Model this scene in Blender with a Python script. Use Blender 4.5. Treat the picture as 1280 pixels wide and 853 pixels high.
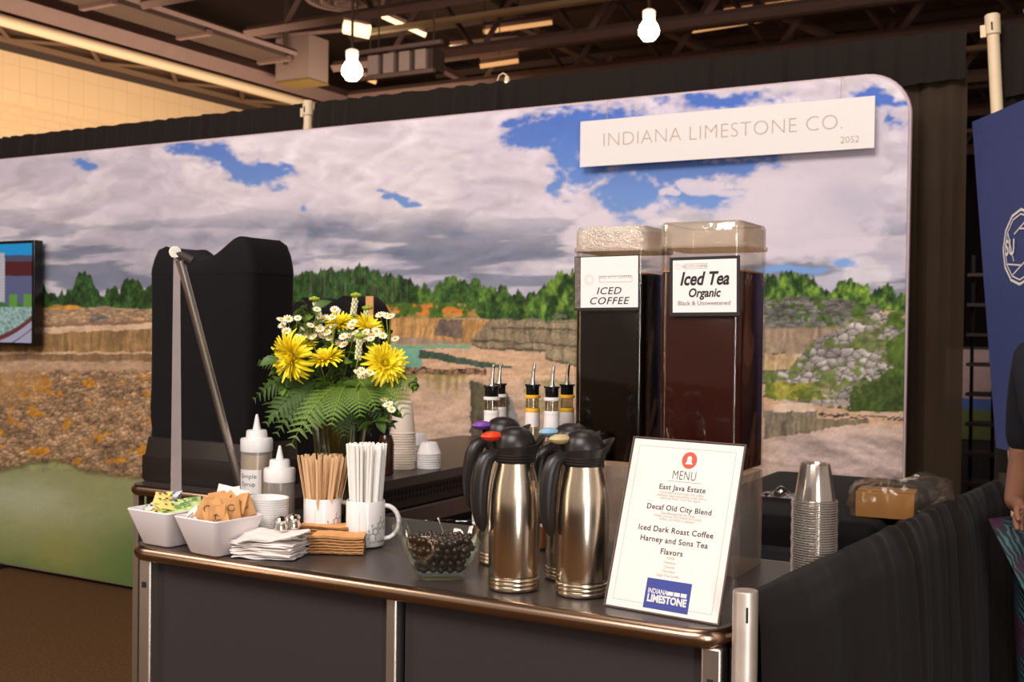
import bpy, bmesh, math, random
import numpy as np
from mathutils import Matrix, Vector, Euler
from math import sin, cos, pi, radians as R, sqrt, atan2

for o in list(bpy.data.objects): bpy.data.objects.remove(o)
SC = bpy.context.scene
COL = SC.collection
random.seed(7)

# ------------------------------------------------------------------ camera
F = 1405.0                       # focal length in pixels of a 1280 px wide frame
YAW, PITCH, ROLL = 0.51487373, 0.01195717, -0.01221316
CAMZ = 1.50
def cam_axes():
    f = Vector((-sin(YAW)*cos(PITCH), cos(YAW)*cos(PITCH), -sin(PITCH)))
    r = Vector((cos(YAW), sin(YAW), 0)); d = f.cross(r)
    return r*cos(ROLL)+d*sin(ROLL), -r*sin(ROLL)+d*cos(ROLL), f
RX, DN, FW = cam_axes()
cd = bpy.data.cameras.new('camera'); cam = bpy.data.objects.new('camera', cd); COL.objects.link(cam)
cd.sensor_width = 36; cd.lens = F/1280*36; cd.clip_end = 200; cd.clip_start = 0.05
cam.matrix_world = Matrix(((RX.x, -DN.x, -FW.x, 0), (RX.y, -DN.y, -FW.y, 0), (RX.z, -DN.z, -FW.z, CAMZ), (0, 0, 0, 1)))
cd.dof.use_dof = True; cd.dof.focus_distance = 2.05; cd.dof.aperture_fstop = 9.0
SC.camera = cam
def ray(x, y): return RX*((x-640)/F)+DN*((y-426.5)/F)+FW
def at(x, y, d): return ray(x, y)*d+Vector((0, 0, CAMZ))
def onz(x, y, z): v = ray(x, y); return v*((z-CAMZ)/v.z)+Vector((0, 0, CAMZ))
def ony(x, y, Y): v = ray(x, y); return v*(Y/v.y)+Vector((0, 0, CAMZ))

# ------------------------------------------------------------------ light
SC.view_settings.view_transform = 'Standard'; SC.view_settings.look = 'None'
SC.view_settings.exposure = 0.0; SC.view_settings.gamma = 1.0; SC.view_settings.use_curve_mapping = False
W = bpy.data.worlds.new('hall_air'); SC.world = W; W.use_nodes = True
W.node_tree.nodes['Background'].inputs[0].default_value = (1.0, 0.80, 0.66, 1)
W.node_tree.nodes['Background'].inputs[1].default_value = 0.42
def area(name, loc, target, sx, sy, power, col):
    l = bpy.data.lights.new(name, 'AREA'); l.shape = 'RECTANGLE'; l.size = sx; l.size_y = sy; l.energy = power; l.color = col
    o = bpy.data.objects.new(name, l); COL.objects.link(o); o.location = loc
    o.rotation_euler = (Vector(target)-Vector(loc)).to_track_quat('-Z', 'Y').to_euler(); return o
area('hall_lamps_front', (-1.0, -3.0, 5.5), (-2.4, 3.4, 1.2), 3.5, 2.0, 380, (1, .93, .89))
area('hall_lamps_left', (-6.5, -1.5, 5.5), (-4.0, 4.2, 1.1), 3, 2, 160, (1, .92, .86))
area('carafe_highlight_strip', (2.2, -1.2, 1.6), (-.9, 1.8, 1.1), .28, 2.6, 62, (.93, .96, 1))  # unseen tall light behind the camera, placed for the carafes' upright highlights
area('hall_lamps_overhead', (-1.4, 1.6, 6.0), (-1.4, 1.7, 1), 2.0, 2.0, 60, (1, .88, .78))
area('block_wall_fill', (-15.5, 16, 4.4), (-20.3, 17, 6.8), 14, .8, 520, (1, .80, .58))  # added area light hidden behind the backdrop to brighten the block wall
area('counter_strip_right', (1.6, -2.0, 2.2), (-.9, 1.8, 1.1), .25, 1.6, 10, (1, .9, .75))  # narrow unseen area light behind the camera, aimed at the counter
area('steel_warm_fill', (-4.6, -1.4, 1.7), (-1.0, 1.8, 1.1), .3, 2.2, 16, (1, .8, .6))  # added fill at the left, gives the steel carafes something warm to reflect

# ------------------------------------------------------------------ materials
def lin(c):
    return tuple(((v/255)/12.92 if v/255 <= .04045 else ((v/255+.055)/1.055)**2.4) for v in c)
MATS = {}
def mat(name, rgb, rough=.5, metal=0, spec=.5, alpha=1, trans=0, ior=1.45, noise=.08, nscale=30, bump=0, bscale=200, emit=0, aniso=0, coat=0, sheen=0, stretch=None, sss=0):
    if name in MATS: return MATS[name]
    m = bpy.data.materials.new(name); m.use_nodes = True; nt = m.node_tree; b = nt.nodes['Principled BSDF']
    c = lin(rgb); tc = nt.nodes.new('ShaderNodeTexCoord'); src = tc.outputs['Object']
    if stretch:
        mp = nt.nodes.new('ShaderNodeMapping'); mp.inputs['Scale'].default_value = stretch
        nt.links.new(src, mp.inputs[0]); src = mp.outputs[0]
    if noise and not emit:
        n = nt.nodes.new('ShaderNodeTexNoise'); n.inputs['Scale'].default_value = nscale; n.inputs['Detail'].default_value = 4
        nt.links.new(src, n.inputs['Vector'])
        mx = nt.nodes.new('ShaderNodeMix'); mx.data_type = 'RGBA'
        mx.inputs[6].default_value = tuple(v*(1-noise*1.6) for v in c)+(1,); mx.inputs[7].default_value = tuple(min(1, v*(1+noise*1.6)) for v in c)+(1,)
        nt.links.new(n.outputs[0], mx.inputs[0]); nt.links.new(mx.outputs[2], b.inputs['Base Color'])
    else: b.inputs['Base Color'].default_value = c+(1,)
    if bump:
        n2 = nt.nodes.new('ShaderNodeTexNoise'); n2.inputs['Scale'].default_value = bscale; n2.inputs['Detail'].default_value = 3
        nt.links.new(src, n2.inputs['Vector'])
        bp = nt.nodes.new('ShaderNodeBump'); bp.inputs['Strength'].default_value = bump; bp.inputs['Distance'].default_value = .002
        nt.links.new(n2.outputs[0], bp.inputs['Height']); nt.links.new(bp.outputs[0], b.inputs['Normal'])
    b.inputs['Roughness'].default_value = rough; b.inputs['Metallic'].default_value = metal
    b.inputs['Specular IOR Level'].default_value = spec; b.inputs['Alpha'].default_value = alpha
    b.inputs['Transmission Weight'].default_value = trans; b.inputs['IOR'].default_value = ior
    b.inputs['Coat Weight'].default_value = coat; b.inputs['Sheen Weight'].default_value = sheen
    b.inputs['Subsurface Weight'].default_value = sss
    if sss: b.inputs['Subsurface Scale'].default_value = .01
    if aniso:
        b.inputs['Anisotropic'].default_value = aniso
        tg = nt.nodes.new('ShaderNodeTangent'); tg.direction_type = 'RADIAL'; tg.axis = 'Z'; nt.links.new(tg.outputs[0], b.inputs['Tangent'])
    if emit:
        b.inputs['Emission Color'].default_value = c+(1,); b.inputs['Emission Strength'].default_value = emit
    MATS[name] = m; return m
def clearmat(name, tint, gloss=.12, rough=.06, milk=0, k=.35, bump=0, bscale=80, gcol=(255, 250, 244)):
    if name in MATS: return MATS[name]
    m = bpy.data.materials.new(name); m.use_nodes = True; nt = m.node_tree; nt.nodes.clear()
    out = nt.nodes.new('ShaderNodeOutputMaterial'); tr = nt.nodes.new('ShaderNodeBsdfTransparent'); gl = nt.nodes.new('ShaderNodeBsdfGlossy'); mx = nt.nodes.new('ShaderNodeMixShader')
    tr.inputs[0].default_value = lin(tint)+(1,); gl.inputs['Roughness'].default_value = rough; gl.inputs[0].default_value = lin(gcol)+(1,)
    lw = nt.nodes.new('ShaderNodeLayerWeight'); lw.inputs[0].default_value = .35
    ma = nt.nodes.new('ShaderNodeMath'); ma.operation = 'MULTIPLY_ADD'; ma.inputs[1].default_value = k; ma.inputs[2].default_value = gloss; ma.use_clamp = True
    nt.links.new(lw.outputs['Facing'], ma.inputs[0]); nt.links.new(ma.outputs[0], mx.inputs[0]); nt.links.new(tr.outputs[0], mx.inputs[1]); nt.links.new(gl.outputs[0], mx.inputs[2])
    if bump:
        tc = nt.nodes.new('ShaderNodeTexCoord'); n2 = nt.nodes.new('ShaderNodeTexNoise'); n2.inputs['Scale'].default_value = bscale; nt.links.new(tc.outputs['Object'], n2.inputs['Vector'])
        bp = nt.nodes.new('ShaderNodeBump'); bp.inputs['Strength'].default_value = bump; bp.inputs['Distance'].default_value = .003
        nt.links.new(n2.outputs[0], bp.inputs['Height']); nt.links.new(bp.outputs[0], gl.inputs['Normal'])
    last = mx
    if milk:
        df = nt.nodes.new('ShaderNodeBsdfDiffuse'); df.inputs[0].default_value = lin((235, 226, 216))+(1,); m2 = nt.nodes.new('ShaderNodeMixShader'); m2.inputs[0].default_value = milk
        nt.links.new(mx.outputs[0], m2.inputs[1]); nt.links.new(df.outputs[0], m2.inputs[2]); last = m2
    nt.links.new(last.outputs[0], out.inputs[0]); MATS[name] = m; return m
def attr_mat(name, rough=.6, emit=0, nscale=700, namp=.12):
    m = bpy.data.materials.new(name); m.use_nodes = True; nt = m.node_tree; b = nt.nodes['Principled BSDF']
    a = nt.nodes.new('ShaderNodeVertexColor'); a.layer_name = 'print'
    if emit:
        nt.links.new(a.outputs[0], b.inputs['Emission Color']); b.inputs['Emission Strength'].default_value = emit
        b.inputs['Base Color'].default_value = (.01, .01, .01, 1); b.inputs['Roughness'].default_value = .2
    else:
        tc = nt.nodes.new('ShaderNodeTexCoord'); n = nt.nodes.new('ShaderNodeTexNoise'); n.inputs['Scale'].default_value = nscale
        nt.links.new(tc.outputs['Object'], n.inputs['Vector'])
        hs = nt.nodes.new('ShaderNodeMath'); hs.operation = 'MULTIPLY_ADD'; hs.inputs[1].default_value = namp; hs.inputs[2].default_value = 1-namp/2
        nt.links.new(n.outputs[0], hs.inputs[0])
        vm = nt.nodes.new('ShaderNodeVectorMath'); vm.operation = 'SCALE'; nt.links.new(a.outputs[0], vm.inputs[0]); nt.links.new(hs.outputs[0], vm.inputs['Scale'])
        nt.links.new(vm.outputs[0], b.inputs['Base Color']); b.inputs['Roughness'].default_value = rough; b.inputs['Specular IOR Level'].default_value = .25
    return m

m_steel = mat('brushed_steel', (222, 206, 184), .2, 1, noise=.16, nscale=110, stretch=(1, 1, .01), aniso=.6)
m_chrome = mat('chrome', (225, 220, 212), .12, 1, noise=.02)
m_rail = mat('satin_rail_metal', (168, 142, 120), .24, 1, noise=.08, nscale=8)
m_post = mat('dull_aluminium', (205, 196, 188), .38, 1, noise=.06, nscale=60, stretch=(1, 1, .1))
m_galv = mat('worn_galvanised_steel', (214, 200, 188), .45, .8, noise=.12, nscale=30)
m_blackpl = mat('black_plastic', (38, 33, 31), .33, noise=.05, bump=.1, bscale=900)
m_blackgl = mat('glossy_black_plastic', (22, 20, 20), .2, noise=.05)
m_top = mat('charcoal_laminate', (64, 55, 52), .34, noise=.12, nscale=220, spec=.55)
m_panel = mat('charcoal_panel', (46, 38, 38), .7, noise=.06, nscale=400)
m_drape = mat('black_drape_cloth', (34, 27, 23), .88, noise=.12, nscale=300, bump=.25, bscale=1500, sheen=.05, spec=.2)
m_spandex = mat('black_spandex', (19, 16, 17), .75, noise=.05, nscale=60, sheen=.03, spec=.15)
m_white = mat('white_melamine', (238, 228, 228), .3, noise=.01)
m_ceramic = mat('white_ceramic', (238, 232, 230), .15, noise=.01, coat=.3)
m_paper = mat('white_card', (240, 232, 228), .45, noise=.01)
m_tissue = mat('white_tissue', (244, 236, 230), .85, noise=.02, nscale=100, bump=.3, bscale=700)
m_kraft = mat('kraft_paper', (222, 160, 100), .8, noise=.1, nscale=250)
m_kraft2 = mat('kraft_paper_edge', (176, 126, 78), .85, noise=.15, nscale=300)
m_wood = mat('birch_wood', (226, 184, 138), .65, noise=.1, nscale=60, stretch=(1, 1, .1))
m_straw = mat('white_straw_wrap', (252, 247, 240), .6, noise=.02)
m_cup = mat('cream_paper_cup', (232, 214, 196), .6, noise=.03)
m_lid = mat('white_plastic', (240, 235, 232), .3, noise=.01, sss=.1)
m_clear = mat('clear_glass', (248, 252, 250), .02, 0, trans=1, ior=1.45, noise=0)
m_acryl = clearmat('clear_acrylic', (250, 247, 243), .02, .03, k=.16)
m_thin = clearmat('thin_clear_plastic', (235, 232, 228), .10, .1, milk=.03)
m_ink = mat('black_ink', (35, 31, 32), .6, noise=0)
m_ink2 = mat('grey_ink', (140, 128, 124), .6, noise=0)
m_inklt = mat('pale_grey_ink', (156, 142, 136), .6, noise=0)
m_tan = mat('tan_ink', (196, 170, 148), .6, noise=0)
m_choc = mat('dark_chocolate', (44, 22, 14), .16, noise=.1, coat=.4)
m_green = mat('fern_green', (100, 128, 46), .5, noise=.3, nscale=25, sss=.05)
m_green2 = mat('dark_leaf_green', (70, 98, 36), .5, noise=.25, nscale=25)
m_green3 = mat('yellow_green', (150, 170, 50), .5, noise=.2, nscale=40)
m_yellow = mat('yellow_petal', (255, 226, 36), .55, noise=.06, nscale=40, sss=.15)
m_yellow2 = mat('deep_yellow_petal', (238, 182, 12), .55, noise=.08, nscale=40)
m_petal = mat('white_petal', (250, 240, 215), .6, noise=.03)
m_steelblack = mat('dark_steel', (62, 50, 46), .6, .3, noise=.1)

# ------------------------------------------------------------------ mesh builder
class MB:
    def __init__(s): s.v = []; s.f = []; s.mi = []; s.x = Matrix.Identity(4); s.m = 0
    def add(s, vs, fs):
        n = len(s.v); s.v += [tuple(s.x @ Vector(p)) for p in vs]
        s.f += [tuple(i+n for i in f) for f in fs]; s.mi += [s.m]*len(fs); return s
    def box(s, c, d, rz=0, taper=1):
        a, b, h = d[0]/2, d[1]/2, d[2]/2; vs = []
        for z, t in ((-h, 1), (h, taper)):
            for x, y in ((-a, -b), (a, -b), (a, b), (-a, b)):
                x, y = x*t, y*t; vs.append((c[0]+x*cos(rz)-y*sin(rz), c[1]+x*sin(rz)+y*cos(rz), c[2]+z))
        return s.add(vs, [(3, 2, 1, 0), (4, 5, 6, 7), (0, 1, 5, 4), (1, 2, 6, 5), (2, 3, 7, 6), (3, 0, 4, 7)])
    def lathe(s, prof, n=32, c=(0, 0, 0), sq=None, caps=True):
        vs = []
        for r, z in prof:
            for k in range(n):
                a = 2*pi*k/n; x, y = cos(a), sin(a)
                if sq: q = (abs(x)**sq+abs(y)**sq)**(-1/sq); x *= q; y *= q
                vs.append((c[0]+r*x, c[1]+r*y, c[2]+z))
        fs = [(j*n+k, j*n+(k+1) % n, (j+1)*n+(k+1) % n, (j+1)*n+k) for j in range(len(prof)-1) for k in range(n)]
        if caps:
            fs.append(tuple(reversed(range(n)))); fs.append(tuple((len(prof)-1)*n+k for k in range(n)))
        return s.add(vs, fs)
    def tube(s, pts, r, n=8, closed=False, caps=True, flat=1, up=None):
        pts = [Vector(p) for p in pts]; N = len(pts); rs = r if isinstance(r, (list, tuple)) else [r]*N; vs = []
        prev = None
        for i, p in enumerate(pts):
            a = pts[(i-1) % N] if (closed or i > 0) else p; b = pts[(i+1) % N] if (closed or i < N-1) else p
            t = (b-a); t = t.normalized() if t.length > 1e-9 else Vector((0, 0, 1))
            if up is not None: u = Vector(up)
            elif prev is not None: u = prev
            else: u = Vector((0, 0, 1)) if abs(t.z) < .9 else Vector((1, 0, 0))
            x = u.cross(t); x = x.normalized() if x.length > 1e-6 else Vector((1, 0, 0)); y = t.cross(x); prev = y if up is None else None
            for k in range(n):
                an = 2*pi*k/n; vs.append(tuple(p+x*(cos(an)*rs[i])+y*(sin(an)*rs[i]*flat)))
        M_ = N if closed else N-1
        fs = [(i*n+k, i*n+(k+1) % n, ((i+1) % N)*n+(k+1) % n, ((i+1) % N)*n+k) for i in range(M_) for k in range(n)]
        if not closed and caps: fs.append(tuple(reversed(range(n)))); fs.append(tuple((N-1)*n+k for k in range(n)))
        return s.add(vs, fs)
    def grid(s, fn, nu, nv, cu=False):
        vs = [fn(i/nu, j/nv) for j in range(nv+1) for i in range(nu+(0 if cu else 1))]; w = nu if cu else nu+1
        return s.add(vs, [(j*w+i, j*w+(i+1) % w, (j+1)*w+(i+1) % w, (j+1)*w+i) for j in range(nv) for i in range(nu)])
    def sheet(s, fn, nu, nv, th):      # a closed thick sheet: fn gives a point, th is added along +z
        w = nu+1; top = [fn(i/nu, j/nv) for j in range(nv+1) for i in range(w)]
        n = len(top); vs = top+[(p[0], p[1], p[2]-th) for p in top]
        fs = [(j*w+i, j*w+i+1, (j+1)*w+i+1, (j+1)*w+i) for j in range(nv) for i in range(nu)]
        fs += [tuple(n+q for q in reversed(f)) for f in fs]
        b = [i for i in range(nu)]+[j*w+nu for j in range(nv)]+[nv*w+i for i in range(nu, 0, -1)]+[j*w for j in range(nv, 0, -1)]
        for k in range(len(b)): a, c = b[k], b[(k+1) % len(b)]; fs.append((c, a, n+a, n+c))
        return s.add(vs, fs)
    def prism(s, poly, z0, z1):
        n = len(poly); vs = [(x, y, z0) for x, y in poly]+[(x, y, z1) for x, y in poly]
        return s.add(vs, [tuple(reversed(range(n))), tuple(range(n, 2*n))]+[(k, (k+1) % n, n+(k+1) % n, n+k) for k in range(n)])
    def ball(s, c, r, n=10, k=6, sc=(1, 1, 1)):
        prof = []; vs = [(c[0], c[1], c[2]-r*sc[2])]
        for j in range(1, k):
            a = -pi/2+pi*j/k
            for i in range(n): vs.append((c[0]+r*sc[0]*cos(a)*cos(2*pi*i/n), c[1]+r*sc[1]*cos(a)*sin(2*pi*i/n), c[2]+r*sc[2]*sin(a)))
        vs.append((c[0], c[1], c[2]+r*sc[2])); fs = [(0, 1+(i+1) % n, 1+i) for i in range(n)]
        fs += [(1+j*n+i, 1+j*n+(i+1) % n, 1+(j+1)*n+(i+1) % n, 1+(j+1)*n+i) for j in range(k-2) for i in range(n)]
        L = len(vs)-1; fs += [(L, 1+(k-2)*n+i, 1+(k-2)*n+(i+1) % n) for i in range(n)]
        return s.add(vs, fs)
    def mesh(s, name, mats, smooth=40):
        me = bpy.data.meshes.new(name); me.from_pydata(s.v, [], s.f); me.validate()
        for m in (mats if isinstance(mats, (list, tuple)) else [mats]): me.materials.append(m)
        if len(me.polygons) == len(s.mi): me.polygons.foreach_set('material_index', s.mi)
        if smooth:
            me.shade_smooth(); me.set_sharp_from_angle(angle=R(smooth))
        me.update(); return me
    def build(s, name, mats, parent=None, smooth=40, bevel=0, world=False, label=None):
        o = bpy.data.objects.new(name, s.mesh(name, mats, smooth)); COL.objects.link(o)
        if parent:
            o.parent = parent
            KIDS.setdefault(parent.name, []).append(o)
            if world: o.matrix_parent_inverse = pm(parent).inverted()
        if bevel:
            b = o.modifiers.new('bevel', 'BEVEL'); b.width = bevel; b.segments = 2; b.limit_method = 'ANGLE'
        if label: o['label'] = label
        return o
KIDS = {}
def pm(o):
    m = Matrix.LocRotScale(o.location, o.rotation_euler, o.scale)
    return pm(o.parent) @ m if o.parent else m
def tag(o, label=None, cat=None, group=None, kind=None):
    if label: o['label'] = label
    if cat: o['category'] = cat
    if group: o['group'] = group
    if kind: o['kind'] = kind
    return o
def thing(name, label, cat, loc=(0, 0, 0), rz=0, group=None, rot=None):
    o = bpy.data.objects.new(name, None); COL.objects.link(o); o.empty_display_size = .05
    o.location = loc; o.rotation_euler = rot if rot else (0, 0, rz); return tag(o, label, cat, group)
def dup(root, loc, rz=0, label=None, group=None, rot=None, scale=None):
    def cp(o, par):
        c = o.copy(); COL.objects.link(c)
        if par: c.parent = par
        for ch in KIDS.get(o.name, []): cp(ch, c)
        return c
    r = cp(root, None); r.location = loc; r.rotation_euler = rot if rot else (0, 0, rz)
    if scale: r.scale = scale
    if label: r['label'] = label
    if group: r['group'] = group
    return r
def struct(o): return tag(o, kind='structure')
_tc = {}
def text(mb, s, size, fn, align='CENTER', shear=0, offset=0, sx=1, spacing=1.0):
    """add flat lettering to mb; fn maps text plane (x, y) to a 3-D point"""
    key = (s, align, shear, round(offset/size, 3), spacing)
    if key not in _tc:
        c = bpy.data.curves.new('t', 'FONT'); c.body = s; c.size = 1; c.align_x = align; c.align_y = 'CENTER'; c.shear = shear
        c.offset = offset/size; c.resolution_u = 3; c.space_character = spacing
        o = bpy.data.objects.new('t', c); COL.objects.link(o)
        me = bpy.data.meshes.new_from_object(o)
        _tc[key] = ([tuple(v.co) for v in me.vertices], [tuple(p.vertices) for p in me.polygons])
        bpy.data.objects.remove(o); bpy.data.meshes.remove(me)
    vs, fs = _tc[key]
    mb.add([fn(v[0]*size*sx, v[1]*size) for v in vs], fs)
_ord = 'first second third fourth fifth sixth seventh eighth ninth tenth eleventh twelfth thirteenth fourteenth fifteenth'.split()
def place_in(k, n):
    if k == n-1: return 'topmost'
    if k == 0: return 'bottom one'
    return _ord[k]+' from the bottom' if k < n/2 else _ord[n-1-k]+' from the top'
def rrect(x0, y0, x1, y1, r, n=6):
    out = []
    for cx, cy, a0 in ((x1-r, y0+r, -90), (x1-r, y1-r, 0), (x0+r, y1-r, 90), (x0+r, y0+r, 180)):
        for k in range(n+1): a = R(a0+90*k/n); out.append((cx+r*cos(a), cy+r*sin(a)))
    return out

# ------------------------------------------------------------------ numpy noise for the printed backdrop
def _h(ix, iy, seed):
    v = np.sin(ix*127.1+iy*311.7+seed*74.7)*43758.5453; return v-np.floor(v)
def vn(x, y, seed=0):
    ix = np.floor(x); iy = np.floor(y); fx = x-ix; fy = y-iy; fx = fx*fx*(3-2*fx); fy = fy*fy*(3-2*fy)
    a = _h(ix, iy, seed); b = _h(ix+1, iy, seed); c = _h(ix, iy+1, seed); d = _h(ix+1, iy+1, seed)
    return (a*(1-fx)+b*fx)*(1-fy)+(c*(1-fx)+d*fx)*fy
def fbm(x, y, o=5, seed=0, g=.5):
    t = 0; a = 1; n = 0
    for k in range(o): t = t+a*vn(x*2**k, y*2**k, seed+k*13); n += a; a *= g
    return np.clip((t/n-.5)*1.75+.5, 0, 1)
def cell(x, y, seed=0):
    ix = np.floor(x); iy = np.floor(y); best = np.full(x.shape, 9.); sec = np.full(x.shape, 9.); idv = np.zeros(x.shape); sh = np.zeros(x.shape)
    for dx in (-1, 0, 1):
        for dy in (-1, 0, 1):
            cx = ix+dx; cy = iy+dy; px = cx+_h(cx, cy, seed); py = cy+_h(cx, cy, seed+5)
            d = (px-x)**2+(py-y)**2; hid = _h(cx, cy, seed+9); m = d < best
            sec = np.where(m, best, np.minimum(sec, d)); idv = np.where(m, hid, idv); sh = np.where(m, (x-px)*(hid-.35)*1.1-(y-py)*(.5+.8*hid), sh); best = np.where(m, d, best)
    return np.clip(idv*.6+.3+sh*.75, 0, 1.25), np.sqrt(sec)-np.sqrt(best)
def ss(a, b, x): t = np.clip((x-a)/(b-a), 0, 1); return t*t*(3-2*t)
def C(*c): return np.array(lin(c))
def mixc(col, m, c):
    m = np.clip(m, 0, 1)[..., None]; c = c if getattr(c, 'ndim', 1) > 1 else np.array(c)[None, :]
    return col*(1-m)+c*m
def quarry_print(X, Y):
    """artwork of the printed quarry panorama; X, Y in image pixels, projected through the scene camera"""
    # ---- sky
    n1 = fbm(X/150, Y/70, 5, 1); n2 = fbm(X/60, Y/28, 5, 2); n3 = fbm(X/25, Y/14, 4, 3); wx = X+(n2-.5)*50; wy = Y+(n1-.5)*30
    low = ss(230, 350, Y)
    base = C(222, 210, 220)[None]*(1-low[:, None])+C(196, 190, 204)[None]*low[:, None]
    col = np.repeat(base, 1, 0)
    col = mixc(col, ss(.42, .72, n1)*.45, C(190, 182, 200))
    col = mixc(col, ss(.55, .75, n2)*.5, C(236, 226, 230))
    # grey flat cloud bottoms, longer towards the horizon
    b = fbm(X/110+3, Y/17+(X*.002), 5, 8)
    col = mixc(col, ss(.47, .68, b)*ss(240, 320, Y)*.9, C(128, 132, 152))
    for cx, cy, rx, ry, s in ((395, 285, 70, 22, .9), (500, 320, 60, 12, .8), (565, 290, 40, 12, .7), (240, 300, 90, 14, .5), (640, 325, 80, 14, .55), (120, 345, 120, 10, .5), (1060, 250, 50, 30, .35), (620, 350, 90, 9, .5), (430, 312, 40, 10, .7), (990, 300, 60, 20, .3), (70, 320, 110, 10, .35)):
        d = ((wx-cx)/rx)**2+((wy-cy)/ry)**2; col = mixc(col, np.exp(-d*1.1)*s*(.6+.8*n3), C(116, 124, 148))
    lump = fbm(wx/34, wy/20, 5, 12); lump2 = fbm((wx-9)/34, (wy-9)/20, 5, 12); col = np.clip(col*(1+.42*(lump-lump2)[:, None]*.75), 0, .92)
    # blue openings
    def blob(cx, cy, rx, ry, ang=0): 
        a = R(ang); dx = wx-cx; dy = wy-cy; return 1-np.sqrt(((dx*cos(a)+dy*sin(a))/rx)**2+((-dx*sin(a)+dy*cos(a))/ry)**2)
    blue = np.full(X.shape, -9.)
    for a in ((262, 186, 62, 16, 4), (310, 200, 55, 15, 25), (352, 214, 26, 9, 0), (104, 214, 15, 8, 0), (362, 255, 12, 8, 0), (518, 243, 24, 5, 28), (532, 251, 14, 5, 10),
              (362, 207, 18, 9, 30), (690, 165, 70, 26, 0), (760, 165, 120, 38, 0), (880, 130, 90, 16, -4), (840, 200, 100, 34, 0), (790, 235, 75, 28, 5), (920, 200, 70, 20, 0), (720, 200, 45, 38, 30), (870, 245, 60, 18, 10),
              (1090, 118, 22, 14, 0), (1112, 130, 14, 8, 20), (640, 148, 40, 9, -5), (985, 338, 45, 6, -5), (1055, 330, 30, 6, 0), (1128, 150, 8, 16, 0), (500, 238, 8, 4, 0), (680, 225, 20, 30, 0)):
        blue = np.maximum(blue, blob(*a))
    bm = ss(-.22, .55, blue+(n3-.5)*.6+(n2-.5)*.5+(fbm(X/7, Y/4.5, 4, 31)-.5)*.45)
    hue = ss(120, 330, Y)[:, None]; bc = C(62, 108, 196)[None]*(1-hue)+C(124, 164, 222)[None]*hue
    bc = bc*(.92+.2*n1[:, None]); col = mixc(col, bm*.95, bc)
    # white puffs over the blue at right
    for cx, cy, rx, ry in ((880, 232, 26, 15), (905, 240, 16, 8), (838, 235, 18, 6), (960, 250, 60, 40), (1040, 220, 80, 70), (760, 280, 80, 30), (1010, 290, 90, 40), (740, 262, 40, 10)):
        d = ((wx-cx)/rx)**2+((wy-cy)/ry)**2; col = mixc(col, ss(1.1, .5, d+(n3-.5)*.7)*.85, C(226, 214, 224))
    col = mixc(col, np.exp(-((wx-1060)/60)**2-((wy-255)/34)**2)*.55, C(176, 172, 190))
    # ---- ground base by zones
    X0, Y0 = X, Y; X = X+3.2*(fbm(X0/9, Y0/7, 3, 200)-.5); Y = Y+2.6*(fbm(X0/11, Y0/8, 3, 201)-.5)
    ii = np.interp
    fine = fbm(X/5, Y/5, 3, 40); med = fbm(X/18, Y/9, 4, 41); st = fbm(X/3.2, Y/26, 3, 42)
    gl = ii(X, [-50, 44, 80, 130, 180, 370, 480, 590, 600, 640, 720, 800, 960, 1000, 1060, 1140], [383, 383, 381, 384, 385, 380, 378, 378, 396, 398, 398, 390, 370, 368, 372, 392])
    g = C(206, 172, 142)[None]*(.8+.4*med[:, None])
    # right and middle: pink rock ground
    g = mixc(g, ss(440, 600, Y)*ss(300, 480, X), C(214, 184, 166)[None]*(.72+.55*fbm(X/40, Y/7, 5, 50)[:, None]))
    r_ = ss(940, 1000, X)*ss(520, 560, Y); g = mixc(g, r_, C(190, 166, 158)[None]*(.62+.75*fbm((X+Y*1.5)/45, (Y-X*.25)/8, 5, 51)[:, None]))
    # water of the middle pond
    pond = (X > 380) & (X < 590) & (Y > 428) & (Y < 460)
    g = mixc(g, pond*ss(428, 432, Y)*ss(592, 580, X+(Y-430)*-.2), C(120, 172, 146)[None]*(.92+.15*med[:, None]))
    g = mixc(g, ((X > 440) & (X < 606) & (Y > 424) & (Y < 433))*.8, C(176, 160, 118)[None]*(.8+.4*st[:, None]))
    # sand plateau and its dark stone ledge
    topl = ii(X, [520, 530, 580, 640, 712], [439, 437, 437, 441, 449]); bot = ii(X, [520, 530, 580, 640], [441, 446, 453, 460])
    g = mixc(g, ((X > 528) & (Y > topl-1) & (Y < 474) & (X < 960))*1., C(216, 176, 142)[None]*(.86+.3*fbm(X/30, Y/3, 4, 55)[:, None]))
    g = mixc(g, ((X > 524) & (X < 640) & (Y > ii(X, [524, 640], [437, 458])) & (Y < ii(X, [524, 600, 640], [447, 459, 460])))*1., C(72, 92, 76)[None]*(.7+.6*st[:, None]))
    # foreground row of rocks and their green reflections
    ci, ce = cell(X/9, Y/7, 60)
    g = mixc(g, ((Y > 459+3*vn(X/12, X*0, 3)) & (Y < 469) & (X > 380) & (X < 608))*1., C(150, 116, 92)[None]*(.6+.7*ci[:, None])*ss(0, .2, ce)[:, None])
    g = mixc(g, ((Y > 468) & (X > 500) & (X < 586))*ss(496, 474, Y+18*(vn(X/5, X*0, 4)-.5)*2)*.75, C(142, 134, 58)[None]*(.8+.4*st[:, None]))
    # dark block standing in the foreground
    bl = (X > 590-2) & (X < ii(Y, [477, 500, 530, 570], [622, 640, 650, 658])) & (Y > ii(X, [590, 605, 640, 655], [477, 480, 492, 520]))
    g = mixc(g, bl*1., C(92, 86, 66)[None]*(.5+1.0*fbm(X/5, Y/24, 4, 61)[:, None]))
    g = mixc(g, (bl & (X > 637))*.7, C(150, 150, 152)[None]); g = mixc(g, ((X > 574) & (X < 600) & (Y > 545) & (Y < 572))*1., C(72, 74, 82)[None]*(.7+.6*med[:, None]))
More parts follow.
